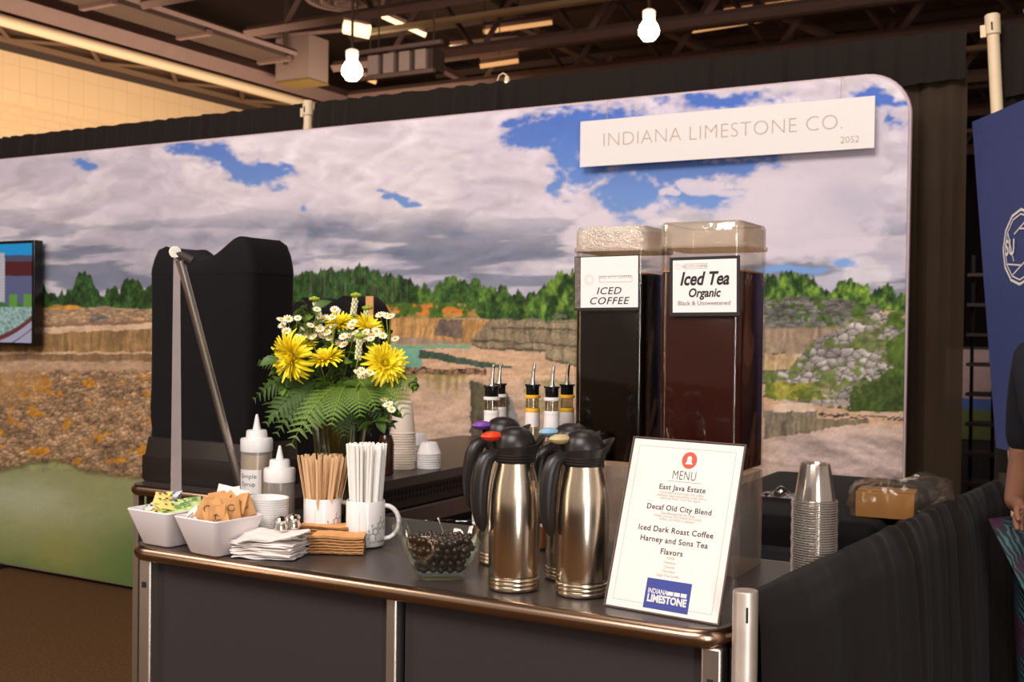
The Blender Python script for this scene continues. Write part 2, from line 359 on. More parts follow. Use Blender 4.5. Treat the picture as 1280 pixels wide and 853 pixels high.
    g = mixc(g, (X > 655)*(X < 712)*(Y > 476)*(Y < 560)*ss(.45, .6, med)*.8, C(150, 150, 90)); g = mixc(g, (X > 645)*(X < 960)*(Y > 500)*.3, C(160, 140, 120))
    # far quarry wall, tan
    wl = (X > 340) & (X < 612) & (Y > ii(X, [340, 480, 612], [397, 396, 400])) & (Y < ii(X, [340, 480, 545, 612], [420, 420, 424, 432]))
    cr, cre = cell(X/8, Y/22, 62)
    g = mixc(g, wl*1., C(200, 152, 94)[None]*(.62+.6*st[:, None])*(.92+.16*cr[:, None]))
    g = mixc(g, (X > 340)*(X < 590)*(Y > 416)*(Y < 430)*(1-wl)*1., C(168, 142, 120)[None]*(.8+.4*st[:, None]))
    g = mixc(g, ((X > ii(Y, [399, 422], [549, 542])) & (X < 578) & (Y > 399) & (Y < ii(X, [542, 578], [419, 424])))*1., C(118, 100, 88)[None]*(.6+.8*fbm(X/4, Y/12, 4, 63)[:, None]))
    # grey stepped wall in the middle, going behind the dispensers
    wb = ii(X, [588, 600, 640, 682, 683, 712, 800, 960, 992], [430, 437, 438, 441, 450, 456, 470, 482, 480]); wt = ii(X, [588, 615, 720, 960], [424, 398, 398, 404])
    wg = (X > 590) & (X < 990) & (Y > wt) & (Y < wb)
    b1, be = cell(X/16, Y/13, 64)
    g = mixc(g, wg*1., (C(158, 140, 112)[None]*(.62+.55*st[:, None]))*(.78+.4*b1[:, None])*(.55+.45*ss(0, .09, be)[:, None]))
    for (sx, y0, y1, sl) in ((615, 409, 411, .02), (590, 424, 426, .06), (960, 441, 443, .02)):
        g = mixc(g, wg*(X > sx)*(Y > y0+(X-sx)*sl)*(Y < y1+(X-sx)*sl)*.75, C(70, 60, 50))
    g = mixc(g, wg*(Y > wb-3)*.7, C(66, 58, 50))
    # orange bank with shrubs
    ob = (X > 340) & (X < 600) & (Y > 374) & (Y < 398)
    g = mixc(g, ob*1., C(150, 136, 80)[None]*(.75+.5*fine[:, None])); g = mixc(g, ob*ss(.42, .56, fbm(X/40, Y/9, 3, 66))*ss(376, 382, Y)*ss(397, 391, Y), C(214, 132, 56)[None]*(.8+.4*fine[:, None]))
    g = mixc(g, ob*ss(.48, .6, fbm(X/14, Y/10, 4, 67)), C(76, 108, 40)[None]*(.6+.8*fine[:, None]))
    # right hand: cliff, pile of boulders, ramp
    rt = X > 955
    g = mixc(g, (rt & (Y < 408) & (X < 1100))*1., C(150, 146, 136)[None]*(.22+.8*fbm(X/9, Y/2.6, 5, 70)[:, None])*(.55+.5*cell(X/11, Y/5, 77)[0][:, None])*(.6+.4*ss(0, .12, cell(X/11, Y/5, 77)[1])[:, None]))
    g = mixc(g, (rt & (Y < 412))*ss(.58, .66, fbm(X/9, Y/7, 3, 78)), C(78, 104, 40)[None]*(.5+.9*fine[:, None]))
    g = mixc(g, (rt & (X < 1052) & (Y > 408) & (Y < 442))*1., C(166, 142, 118)[None]*(.55+.7*fbm(X/4, Y/30, 4, 71)[:, None])*(.6+.4*ss(408, 412, Y)[:, None]))
    g = mixc(g, (rt & (X < 993) & (Y > 443) & (Y < 482))*1., C(196, 164, 124)[None]*(.7+.5*st[:, None]))
    pile = rt & (Y > ii(X, [985, 1015, 1050, 1060, 1100, 1140], [462, 428, 410, 398, 392, 400])) & (Y < 515)
    i1, e1 = cell((X+Y*.3)/13, (Y-X*.2)/9, 72); i2, e2 = cell(X/6, Y/5, 73)
    rock = C(178, 168, 160)[None]*(.35+.95*i1[:, None])*(.35+.65*ss(0, .25, e1)[:, None])*(.8+.3*i2[:, None])
    g = mixc(g, pile*ss(516, 500, Y), rock)
    g = mixc(g, (rt & (Y > 478) & (Y < 500))*ss(1060, 1000, X), C(176, 168, 70)[None]*(.6+.6*fine[:, None]))
    gr = ss(.5, .62, fbm(X/16, Y/12, 4, 74)+.22*ss(470, 500, Y)-.06); g = mixc(g, pile*gr*.85, C(104, 118, 44)[None]*(.5+.8*fine[:, None]))
    g = mixc(g, rt*ss(-1, 1, Y-ii(X, [1040, 1060, 1080, 1110, 1140], [520, 502, 480, 462, 440])+8*(fine-.5)*4)*(Y < 514), C(66, 84, 34)[None]*(.45+.9*fine[:, None]))
    g = mixc(g, rt*(X > 1108)*(Y > 380)*(Y < 470)*ss(.35, .5, med), C(84, 110, 38)[None]*(.5+.8*fine[:, None]))
    g = mixc(g, (rt & (Y > 498+(X-960)*.16) & (Y > 492) & (Y < 531))*ss(0, 1, np.ones_like(X)), C(208, 170, 138)[None]*(.85+.3*med[:, None]))
    g = mixc(g, (rt & (X < 1022) & (Y > 514) & (Y < ii(X, [960, 1000, 1022], [548, 542, 536])))*1., C(138, 124, 104)[None]*(.5+.8*st[:, None]))
    g = mixc(g, (rt & (X >= 1000) & (X < 1085) & (Y > 524) & (Y < ii(X, [1000, 1030, 1085], [543, 537, 529])))*1., C(140, 124, 98)[None]*(.6+.6*st[:, None]))
    g = mixc(g, (rt & (X > 968) & (X < 1018) & (Y > 504) & (Y < 515))*1., C(226, 196, 172)); g = mixc(g, rt*(np.abs(Y-(518+(X-1020)*.055)) < 2.2)*(X > 1024)*ss(.35, .6, vn(X/3.5, Y, 9)), C(70, 54, 50))
    # left hand: ledges, gravel, green water
    lf = X < 330
    l = C(186, 156, 122)[None]*(.75+.5*med[:, None])
    l = mixc(l, (Y < 388)*ss(120, 90, X+40*(med-.5)), C(216, 158, 70)[None]*(.8+.4*fine[:, None]))
    i3, e3 = cell(X/6, Y/5, 80); l = mixc(l, (Y > 387)*(Y < 406)*1., C(184, 150, 116)[None]*(.5+.8*i3[:, None])*(.7+.3*ss(0, .2, e3)[:, None]))
    l = mixc(l, (Y > 388)*(Y < 404)*(X > 112)*(X < 180)*ss(.4, .6, med)*.8, C(120, 112, 112)[None]*(.5+1.*i3[:, None]))
    yl = Y-(X-60)*-.045
    l = mixc(l, (yl > 406)*(yl < 410)*1., C(150, 118, 92)); l = mixc(l, (yl > 410)*(yl < 418)*1., C(222, 188, 156))
    l = mixc(l, (yl > 417)*(Y < 441)*1., C(160, 126, 84)[None]*(.6+.75*st[:, None])); l = mixc(l, (Y > 440)*(Y < 443)*1., C(216, 180, 144))
    l = mixc(l, (Y > 443)*(Y < 452)*1., C(148, 116, 84)[None]*(.7+.5*st[:, None])); l = mixc(l, ss(450, 454, Y+4*(med-.5)), C(198, 162, 132)[None]*(.85+.3*fine[:, None]))
    gt = ii(X, [-50, 0, 60, 130, 200], [466, 466, 462, 464, 460])
    i4, e4 = cell((X+3*n3)/5.4, (Y+X*.25)/4.0, 81); i5, e5 = cell((X-Y*.3)/12, Y/9, 82)
    gv = C(196, 158, 120)[None]*(.38+.85*i4[:, None])*(.4+.6*ss(0, .22, e4)[:, None])*(.75+.4*i5[:, None])
    gv = gv*(.55+.6*fbm(X/11, Y/8, 4, 181)[:, None]); gv = mixc(gv, ss(.74, .84, fbm(X/14, Y/12, 3, 83)), C(206, 142, 50)[None]*(.6+.5*i4[:, None]))
    gv = mixc(gv, ss(70, 30, X)*ss(520, 480, Y)*.6, C(196, 148, 92)[None]*(.8+.3*fine[:, None]))
    l = mixc(l, ss(-2, 3, Y-gt+5*(fine-.5)), gv)
    wtop = ii(X, [-50, 0, 40, 75, 110, 170], [584, 588, 580, 576, 590, 598])
    wc = C(150, 152, 104)[None]*(.9+.2*fbm(X/60, Y/40, 3, 84)[:, None]); wc = mixc(wc, ss(640, 735, Y)*.9, C(104, 120, 62)); wc = mixc(wc, ss(80, 190, X)*ss(600, 700, Y)*.8, C(84, 116, 58))
    wc = mixc(wc, np.exp(-((wx-30)/70)**2-((Y-620-(X*.12))/26)**2)*.8, C(180, 182, 150)); wc = mixc(wc, np.exp(-((X-10)/60)**2-((Y-715)/18)**2)*.6, C(92, 116, 72)); wc = mixc(wc, np.exp(-((X-75)/36)**2-((Y-690)/26)**2)*.6, C(150, 146, 76))
    l = mixc(l, ss(-2, 3, Y-wtop+6*(fine-.5)), wc); l = mixc(l, np.exp(-((Y-wtop)/3)**2)*.6, C(84, 76, 40))
    g = mixc(g, ss(335, 325, X), l)
    dt = (fbm(X0/3, Y0/2.4, 4, 210)-.5)*.26+(fbm(X0/14, Y0/6, 4, 211)-.5)*.28; dt = dt*np.where((X < 330)*(Y > 590), .25, 1)
    g = np.clip(g*(1+dt[:, None]), 0, 1)
    col = mixc(col, ss(-1.2, 1.2, Y-gl), g)
    X, Y = X0, Y0
    # ---- trees: a broad band, crowns notched by narrow noise
    tt = ii(X, [-60, 44, 52, 56, 62, 90, 98, 106, 114, 120, 128, 140, 146, 150, 154, 160, 166, 172, 180, 300, 370, 400, 425, 440, 455, 470, 480, 492, 510, 528, 540, 552, 570, 585, 600, 620, 632, 640, 660, 672, 684, 698, 712, 760, 800, 962, 980, 1000, 1018, 1030, 1040, 1050, 1066, 1080, 1092, 1100, 1110, 1118, 1140],
                [368, 366, 356, 360, 368, 364, 342, 338, 344, 362, 366, 364, 356, 364, 350, 346, 352, 348, 360, 345, 341, 340, 336, 333, 334, 338, 346, 344, 350, 358, 362, 350, 345, 351, 354, 361, 358, 365, 367, 362, 356, 342, 340, 335, 350, 345, 341, 341, 348, 360, 362, 352, 346, 356, 366, 362, 355, 364, 372])
    tt = tt+9*(vn(X/4.5, X*0+2, 5)-.45)+5*(vn(X/2.1, X*0+7, 6)-.5)+2*(fine-.5)
    tb = gl+ii(X, [0, 360, 370, 590, 604, 640, 720, 960, 1010, 1140], [1, 1, 3, 2, 3, 2, 3, 4, 2, 4])+5*(med-.5)
    crown = fbm(X/7, Y/11, 4, 90); lum = (.35+1.05*crown)[:, None]*(.55+.9*fbm(X/2.4, Y/3.2, 4, 98)[:, None])
    tg = C(56, 88, 38)[None]*lum*(.55+.55*fbm(X/2.6, Y/3, 3, 99)[:, None]+.2)*(.8+.5*vn(X/9, Y*0, 91)[:, None])
    tg = mixc(tg, ss(640, 705, X)*ss(.3, 1., crown)*.75, C(120, 150, 50)[None]*lum); tg = mixc(tg, ss(480, 520, X)*ss(.35, 1., crown)*.5, C(104, 136, 48)[None]*lum); tg = mixc(tg, ss(.3, .6, vn(X/14, Y/60, 95))*.35*(X < 600), C(38, 70, 44)[None]*lum)
    tg = mixc(tg, (X > 380)*(X < 520)*(Y < 378)*(np.abs(vn(X/1.7, X*0, 92)-.5) < .05)*.35, C(120, 110, 90))
    col = mixc(col, ss(-1., 1., Y-tt)*ss(1., -1., Y-tb), tg)
    # grey rock bluff on the right bank in front of the trees
    bf = (X > 690) & (X < 720) & (Y > 372) & (Y < 398); col = mixc(col, bf*ss(.35, .5, med), C(118, 112, 98)[None]*(.5+.8*fine[:, None]))
    return np.clip(col, 0, 1)

def painted_grid(name, xs, zs, y, fn, material, xmap=None, parent=None):
    nx, nz = len(xs), len(zs)
    XX = np.tile(xs, (nz, 1)); ZZ = np.repeat(zs[:, None], nx, 1)
    if xmap is not None: XX = xmap(XX, ZZ)
    co = np.stack([XX, np.full_like(XX, y), ZZ], -1).reshape(-1, 3)
    me = bpy.data.meshes.new(name); me.vertices.add(nx*nz); me.vertices.foreach_set('co', co.ravel())
    j, i = np.meshgrid(np.arange(nz-1), np.arange(nx-1), indexing='ij'); a = (j*nx+i).ravel()
    q = np.stack([a, a+1, a+nx+1, a+nx], -1); nf = len(q)
    me.loops.add(nf*4); me.loops.foreach_set('vertex_index', q.ravel().astype(np.int32))
    me.polygons.add(nf); me.polygons.foreach_set('loop_start', np.arange(0, nf*4, 4, dtype=np.int32)); me.update(calc_edges=True)
    cl = fn(co); at_ = me.color_attributes.new('print', 'FLOAT_COLOR', 'POINT')
    at_.data.foreach_set('color', np.concatenate([cl, np.ones((len(cl), 1))], 1).astype(np.float32).ravel())
    me.materials.append(material); me.validate()
    o = bpy.data.objects.new(name, me); COL.objects.link(o)
    if parent: o.parent = parent; o.matrix_parent_inverse = pm(parent).inverted()
    return o
def image_coords(co):  # projects each point through the scene camera to image pixels
    r = np.array(RX); d = np.array(DN); f = np.array(FW); p = co-np.array([0, 0, CAMZ]); w = p@f
    return 640+F*(p@r)/w, 426.5+F*(p@d)/w

# ================================================================== THE SETTING
ZT = 1.03                                     # counter height
struct(MB().box((0, 20, -.05), (90, 90, .1)).build('floor', mat('brown_carpet', (92, 66, 42), .95, noise=.3, nscale=60, bump=.4, bscale=400, spec=.1), smooth=0))
m_deck = mat('dark_roof_deck', (136, 108, 94), .9, noise=.2, nscale=3)
cl = thing('ceiling', None, None); struct(cl)
for k in range(26):
    MB().box((-24+k*1.6+.8, 22, 10.6+(.05 if k % 2 else 0)), (1.56, 60, .12)).build('roof_panel', m_deck, cl, smooth=0)
# masonry wall far left, courses of blocks laid as real pieces over the strip in view
m_block = mat('cream_block', (236, 200, 158), .85, noise=.06, nscale=2)
def brick_mat(name, bw, bh, c1, c2, cm, off=.5):
    m = bpy.data.materials.new(name); m.use_nodes = True; nt = m.node_tree; b = nt.nodes['Principled BSDF']; b.inputs['Roughness'].default_value = .9
    tc = nt.nodes.new('ShaderNodeTexCoord'); sp = nt.nodes.new('ShaderNodeSeparateXYZ'); cb = nt.nodes.new('ShaderNodeCombineXYZ'); br = nt.nodes.new('ShaderNodeTexBrick')
    nt.links.new(tc.outputs['Object'], sp.inputs[0]); nt.links.new(sp.outputs[1], cb.inputs[0]); nt.links.new(sp.outputs[2], cb.inputs[1]); nt.links.new(cb.outputs[0], br.inputs['Vector'])
    br.offset = off; br.inputs['Scale'].default_value = 1; br.inputs['Brick Width'].default_value = bw; br.inputs['Row Height'].default_value = bh; br.inputs['Mortar Size'].default_value = .012
    for i, c in (('Color1', c1), ('Color2', c2), ('Mortar', cm)): br.inputs[i].default_value = lin(c)+(1,)
    nt.links.new(br.outputs[0], b.inputs['Base Color']); return m
wl = MB().box((-20.45, 15, 3.0), (.2, 60, 6.0)).build('wall_left', brick_mat('cream_block_courses', .36, .16, (240, 204, 160), (237, 200, 156), (228, 191, 148)), smooth=0); struct(wl)
MB().box((-20.44, 15, 6.5), (.2, 60, 1.02)).build('upper_course', brick_mat('cream_upright_blocks', .4, .52, (244, 208, 164), (241, 205, 161), (230, 194, 150), 0), wl, smooth=0)
MB().box((-20.47, 22, 8.8), (.2, 60, 3.6)).build('upper_wall', mat('dark_upper_wall', (84, 66, 58), .9), wl, smooth=0)
struct(MB().box((-10, 46, 5.3), (40, .3, 10.6)).build('wall_back', mat('dark_far_wall', (46, 36, 32), .9), smooth=0))
struct(MB().box((-19.9, 26, 7.3), (.9, 44, .22)).box((-20.1, 26, 7.62), (.6, 44, .2)).build('trim_1', mat('brown_beam', (92, 68, 52), .8), smooth=0))

# ---------------------------------------------------------------- roof steel
m_beam = mat('mauve_painted_steel', (138, 110, 104), .7, noise=.08, nscale=4)
m_beamd = mat('dark_painted_steel', (92, 72, 64), .75, noise=.1, nscale=4)
m_pipe = mat('cream_pipe', (238, 212, 176), .5, noise=.03)
def bar(mb, a, b, w): return mb.tube([a, b], w, 4, up=(0.01, 0.02, 1) if abs((Vector(b)-Vector(a)).normalized().z) < .95 else (1, 0, 0))
MB().tube([(-18.4, 8, 7.03), (-18.4, 40, 7.03)], .11, 10).build('roof_pipe', m_pipe)
tag(bpy.data.objects['roof_pipe'], 'long cream pipe running under the roof beside the block wall', 'pipe')
t = thing('edge_truss', 'flat brown lattice truss between the cream pipe and the block wall', 'truss', (-19.2, 24, 7.0))
m_tr = mat('brown_truss', (118, 90, 68), .75)
for x in (-18.75, -19.75): bar(MB(), (x, 8, 7.1), (x, 44, 7.1), .09).build('chord', m_tr, t, world=True)
for k in range(16):
    y = 9+k*2.2
    bar(MB(), (-18.75, y, 7.1), (-19.75, y+1.1, 7.1), .05).build('web_member', m_tr, t, world=True)
    bar(MB(), (-19.75, y+1.1, 7.1), (-18.75, y+2.2, 7.1), .05).build('web_member', m_tr, t, world=True)
tag(bar(MB(), (-18.4, 8, 7.44), (-18.4, 44, 7.44), .24).build('roof_beam', m_beam, smooth=0), 'mauve steel beam directly above the cream pipe', 'beam')
t = thing('cable_tray', 'mauve overhead tray with twin rails left of the grey duct box', 'cable tray', (-16.9, 14, 7.3))
MB().box((-16.95, 13.6, 7.42), (.8, 11.4, .1)).build('tray_bottom', m_beamd, t, world=True, smooth=0)
for x in (-16.5, -17.3): bar(MB(), (x, 8, 7.52), (x, 19.3, 7.52), .07).build('rail', m_beam, t, world=True)
for k in range(5): MB().box((-16.95, 9.5+k*2.4, 7.36), (.9, .12, .1)).build('cross_bar', m_beam, t, world=True, smooth=0)
for k in range(3): bar(MB(), (-17.4, 12+k*4, 7.5), (-17.4, 12+k*4, 10.5), .08).build('hanger', m_beamd, t, world=True)
p = ony(366, 78, 20.6)
t = thing('duct_box', 'large grey sheet metal duct box with a mustard underside', 'duct', p+Vector((.28, 0, 0)))
MB().box((0, 0, 0), (1.0, .7, 1.0)).build('duct_body', mat('grey_sheet_metal', (176, 150, 142), .6), t, smooth=0)
MB().box((0, 0, -.53), (1.02, .72, .04)).build('underside_panel', mat('mustard_panel', (150, 120, 66), .7), t, smooth=0)
bar(MB(), (-1.2, -.5, .58), (2.2, -.5, .4), .06).build('flange', m_beam, t)
# trusses running across the hall
TR = []; ordn = ['nearest', 'second nearest', 'third nearest', 'fourth nearest', 'fifth nearest', 'sixth nearest', 'farthest']
for i, y in enumerate((14.5, 17.2, 20.0, 23.2, 27.2, 32.0, 38.0)):
    z0 = 7.3+.12*(i % 2); t = thing('roof_truss', 'steel roof truss crossing the hall, %s to the booth' % ordn[i], 'truss', (-8, y, z0), group='roof trusses')
    w = .1+.01*i; TR.append(t)
    bar(MB(), (-16 if y < 21 else -18, y, z0), (9, y, z0), w).build('chord', m_beam, t, world=True, smooth=0)
    bar(MB(), (-16 if y < 21 else -18, y, z0+1.5), (9, y, z0+1.5), w).build('chord', m_beamd, t, world=True, smooth=0)
    MB().box((-4, y-.5, z0+.5), (22, .16, .1)).build('conduit', m_beam if i % 2 else m_pipe, t, world=True, smooth=0)
    for k in range(10):
        x = -15.5+k*2.4+.5*i
        bar(MB(), (x, y, z0), (x+1.1, y, z0+1.5), .07).build('web_member', m_beam, t, world=True, smooth=0)
        bar(MB(), (x+1.1, y, z0+1.5), (x+2.2, y, z0), .06).build('web_member', m_beamd, t, world=True, smooth=0)
for i, x in enumerate((-13.6, -9.5, -5.2, -1.0)):
    tag(bar(MB(), (x, 10, 9.3), (x, 44, 9.3), .13).build('purlin', m_beamd, smooth=0), ['steel purlin running away left of the round diffuser', 'steel purlin between the two hanging lamps', 'steel purlin right of the right hanging lamp', 'steel purlin above the top right corner drape'][i], 'beam')
for i, (px, py) in enumerate(((700, 62), (1005, 38), (870, 62), (560, 95))):
    q = ony(px, py, 24)
    bar(MB(), q+Vector((-1.1, 0, .7)), q+Vector((1.1, 0, -.5)), .1).build('diagonal_brace', m_beam, TR[3], world=True, smooth=0)
p = ony(498, 78, 13.6)
t = thing('louvred_duct', 'short duct with four pale square louvres beside the left hanging lamp', 'duct', p); t.scale = (.62, .62, .62)
for x_h in (-.8, .8): MB().tube([(x_h, .3, .2), (x_h, .3, (10.52-p.z)/.62)], .02, 5).build('hanger', m_beamd, t)
MB().box((0, .3, 0), (1.9, .5, .5)).build('duct_body', m_beamd, t, smooth=0)
MB().box((-.1, -.02, .34), (2.7, .12, .09)).build('top_rail', m_beam, t, smooth=0)
MB().box((-.1, -.02, -.3), (2.3, .12, .09)).build('bottom_rail', m_beam, t, smooth=0)
for k in range(4): MB().box((-.72+k*.46, 0, 0), (.3, .1, .46)).build('louvre', mat('pale_louvre', (205, 178, 168), .6), t, smooth=0)
p = at(432, 0, 23.8)
t = thing('round_diffuser', 'big round ringed air diffuser at the top edge of the view', 'air diffuser', p)
for k in range(5): MB().lathe([(.16+k*.15, 0), (.2+k*.15, -.09+.015*k), (.24+k*.15, -.09+.015*k), (.28+k*.15, .05)], 32, caps=False).build('ring', m_beamd if k % 2 else m_beam, t)
MB().lathe([(.9, .02), (.9, .3), (.5, .9), (.5, 1.8)], 24).build('duct_neck', m_beamd, t)
m_glow = mat('lamp_glow', (255, 232, 200), emit=30)
m_strip = mat('lamp_tube_glow', (255, 214, 160), emit=2.4)
m_cap = mat('lamp_cap', (250, 225, 200), .4, emit=1.2)
def hang_lamp(px, py, d, label):
    p = at(px, py, d); t = thing('hanging_lamp', label, 'lamp', p, group='high hanging lamps'); k = d/1405
    MB().lathe([(.02, -13*k), (7*k, -12*k), (12.5*k, -5*k), (13*k, 0), (11*k, 6*k), (7.5*k, 11*k), (6*k, 15*k), (.02, 15*k)], 20).build('bulb', m_glow, t)
    MB().lathe([(7*k, 15*k), (8*k, 17*k), (8*k, 24*k), (5*k, 26*k)], 16).build('socket', m_cap, t)
    MB().tube([(0, 0, 26*k), (0, 0, 10.4-p.z)], .02, 5).build('cord', m_beamd, t)
hang_lamp(440, 88, 15, 'glowing bare lamp hanging left, beside the louvred duct')
hang_lamp(811, 38, 15, 'glowing bare lamp hanging above the header sign')
for i, (a, b) in enumerate((((478, 20), (532, 44)), ((430, 33), (462, 40)), ((562, 60), (648, 52)), ((600, 83), (648, 76)), ((604, 40), (690, 28)), ((905, 14), (1010, 0)), ((858, 40), (960, 24)), ((455, 97), (470, 103)))):
    dq = 18.5 if i == 1 else 25+i*.3; p0 = at(a[0], a[1], dq); p1 = at(b[0], b[1], dq)
    nm = ['strip light below the round diffuser', 'small square light left of the round diffuser', 'long strip light above the middle of the drapes', 'low strip light just over the gooseneck lamp', 'high strip light over the middle of the hall', 'strip light at the top right edge', 'strip light right of the right hanging lamp', 'tiny light behind the left hanging lamp'][i]
    t = thing('strip_light', 'glowing '+nm, 'light', (p0+p1)/2, group='roof strip lights')
    MB().tube([p0, p1], [.055]*2 if i != 1 else [.12]*2, 6).build('tube', m_strip if i in (0, 1, 2) else mat('dim_tube_glow', (230, 170, 110), emit=.9), t, world=True)
    MB().tube([p0+Vector((0, 0, .12)), p1+Vector((0, 0, .12))], .1, 4).build('housing', m_beam, t, world=True)
    MB().tube([(p0+p1)/2+Vector((0, 0, .15)), Vector(((p0.x+p1.x)/2, (p0.y+p1.y)/2, 10.52))], .015, 4).build('hanger', m_beamd, t, world=True)

# ---------------------------------------------------------------- pipe and drape behind the booth
YD = 4.62
def drape(x0, x1, y, label, seed, sheer=0, ztop=2.66):
    t = thing('drape', label, 'drape', ((x0+x1)/2, y, 0), group='black booth drapes')
    rnd = random.Random(seed); L = x1-x0; ph = [rnd.uniform(0, 6.28) for _ in range(6)]
    def fold(x, z):
        k = .6+.4*sin(x*1.7+ph[0])
        return .022*sin(x*38+ph[1]+.6*sin(x*5+ph[2]))*k+.012*sin(x*71+ph[3]+z*.8)+.012*sin(x*9+ph[4])
    n = int(L/.022)
    MB().grid(lambda u, v: (x0+L*u, y+fold(x0+L*u, v*2.4), 2.50*v+.02), n, 8).build('cloth', m_sheer if sheer else m_drape, t, world=True)
    def val(u, v):   # rod pocket and short gathered valance in front
        x = x0+L*u; z = ztop-.24+.24*v; g = .013*sin(x*52+ph[2]+2.5*sin(x*7)+sin(x*19))*(.3+.85*abs(sin(x*2.3+ph[5]))**1.5)+.005*sin(x*133+ph[0]+3*sin(x*5))
        return (x, y-.05+g*(1-.5*v)+.02*v*v, z+(.003*sin(x*47+ph[3]+2*sin(x*9)) if v > .95 else 0)-(.05*sin(x*2.2+ph[1])*(1-v)))
    MB().grid(val, int(L/.012), 8).build('gathered_valance', m_drape, t, world=True)
m_sheer = mat('sheer_black_cloth', (62, 49, 36), .8, alpha=.955, noise=.15, nscale=5, spec=.2)
drape(-7.6, -3.86, YD, 'black gathered drape left of the white upright pole', 1)
drape(-3.80, -.62, YD, 'black gathered drape behind the header sign', 2, 1)
drape(-.50, 2.6, YD, 'black drape behind the tall bright pole at right', 3)
m_shiny = mat('bright_aluminium_tube', (244, 226, 210), .35, .55, noise=.05)
def upright(x, y, top, label, tilt=0, r=.022):
    t = thing('upright_pole', label, 'pole', (x, y, 0), rot=(0, tilt, 0))
    MB().lathe([(r, .01), (r, top-.08), (r*1.25, top-.075), (r*1.25, top-.005), (r, top)], 16).build('tube', m_pipe if r < .023 else m_shiny, t)
    MB().box((0, 0, .006), (.4, .4, .012)).build('base_plate', m_steelblack, t)
    MB().box((0, -r*1.25, top-.05), (.006, .004, .03)).build('slot', m_ink, t)
    MB().box((-r*1.5, 0, top-.06), (.02, .02, .045)).build('hook', m_pipe, t)
q = ony(388, 140, YD-.02); upright(q.x, YD-.04, 2.67, 'cream upright pole between two black drapes at upper left')
q = ony(1241, 16, 4.54); upright(q.x+.165, 4.54, q.z, 'tall bright metal upright pole above the blue panel', -.062, .022)

# printed backdrop
YB = 4.40; XL_, XR_, ZB, ZTOP = -6.95, -.795, .035, 2.475
t = thing('printed_backdrop', 'long printed backdrop showing a limestone quarry under a cloudy sky', 'backdrop', ((XL_+XR_)/2, YB, 0))
RC = .16
def xmap(XX, ZZ):
    k = np.clip((XX-(XR_-.3))/.3, 0, 1); dz = np.clip(ZZ-(ZTOP-RC), 0, RC); cut = RC-np.sqrt(np.maximum(RC*RC-dz*dz, 0)); return XX-cut*k
def quarry(co):
    X, Y = image_coords(co); return quarry_print(X, Y)
xs = np.concatenate([np.arange(XL_, -4.2, .007), np.arange(-4.2, XR_-.002, .0052), [XR_]]); zs = np.concatenate([np.arange(ZB, ZTOP-.002, .0052), [ZTOP]])
painted_grid('printed_fabric', xs, zs, YB, quarry, attr_mat('quarry_print', .7), xmap, t)
edge = [(XL_, YB+.018, ZB), (XR_, YB+.018, ZB)]+[(XR_-RC+RC*cos(R(a)), YB+.018, ZTOP-RC+RC*sin(R(a))) for a in range(0, 91, 10)]+[(XL_, YB+.018, ZTOP)]
MB().tube(edge, .012, 8, closed=True).build('edge_band', mat('pale_edge_band', (214, 190, 196), .7), t, world=True)
MB().box(((XL_+XR_)/2, YB+.04, (ZB+ZTOP)/2-.05), (XR_-XL_-.3, .01, ZTOP-ZB-.3)).build('back_panel', m_panel, t, world=True, smooth=0)
for x in (-6.05, -3.4, -1.2):
    MB().box((x, YB-.17, .015), (.07, .42, .03)).build('foot', m_blackpl, t, world=True, bevel=.005)
    MB().box((x, YB+.06, .5), (.05, .02, 1.0)).build('foot_post', m_blackpl, t, world=True)

# header sign on two strings
YS = YB-.05; c0 = ony(726, 153, YS); c1 = ony(1094, 119, YS); c2 = ony(728, 209, YS)
sx0, sx1, sz1, sz0 = c0.x, c1.x, (c0.z+c1.z)/2, c2.z
t = thing('header_sign', 'white hanging booth header sign with thin tan lettering', 'sign', ((sx0+sx1)/2, YS, sz0))
MB().box(((sx0+sx1)/2, YS, (sz0+sz1)/2), (sx1-sx0, .006, sz1-sz0)).build('board', m_paper, t, world=True, smooth=0)
mb = MB(); text(mb, 'INDIANA LIMESTONE CO.', .084, lambda x, y: ((sx0+sx1)/2-.005+x, YS-.0045, (sz0+sz1)/2+.008+y), offset=-.0022, sx=1.02, spacing=1.02)
mb.build('lettering', m_tan, t, world=True, smooth=0)
mb = MB(); text(mb, '2052', .036, lambda x, y: (sx1-.09+x, YS-.0045, sz0+.036+y), offset=-.0005); mb.build('booth_number', m_tan, t, world=True, smooth=0)
for px in (758, 1050):
    a = ony(px, 155, YS); MB().tube([(a.x, YS, sz1-.01), (a.x, YS+.012, ZTOP-.002), (a.x, YB-.004, ZTOP-.001)], .0012, 4).build('string', m_tan, t, world=True)

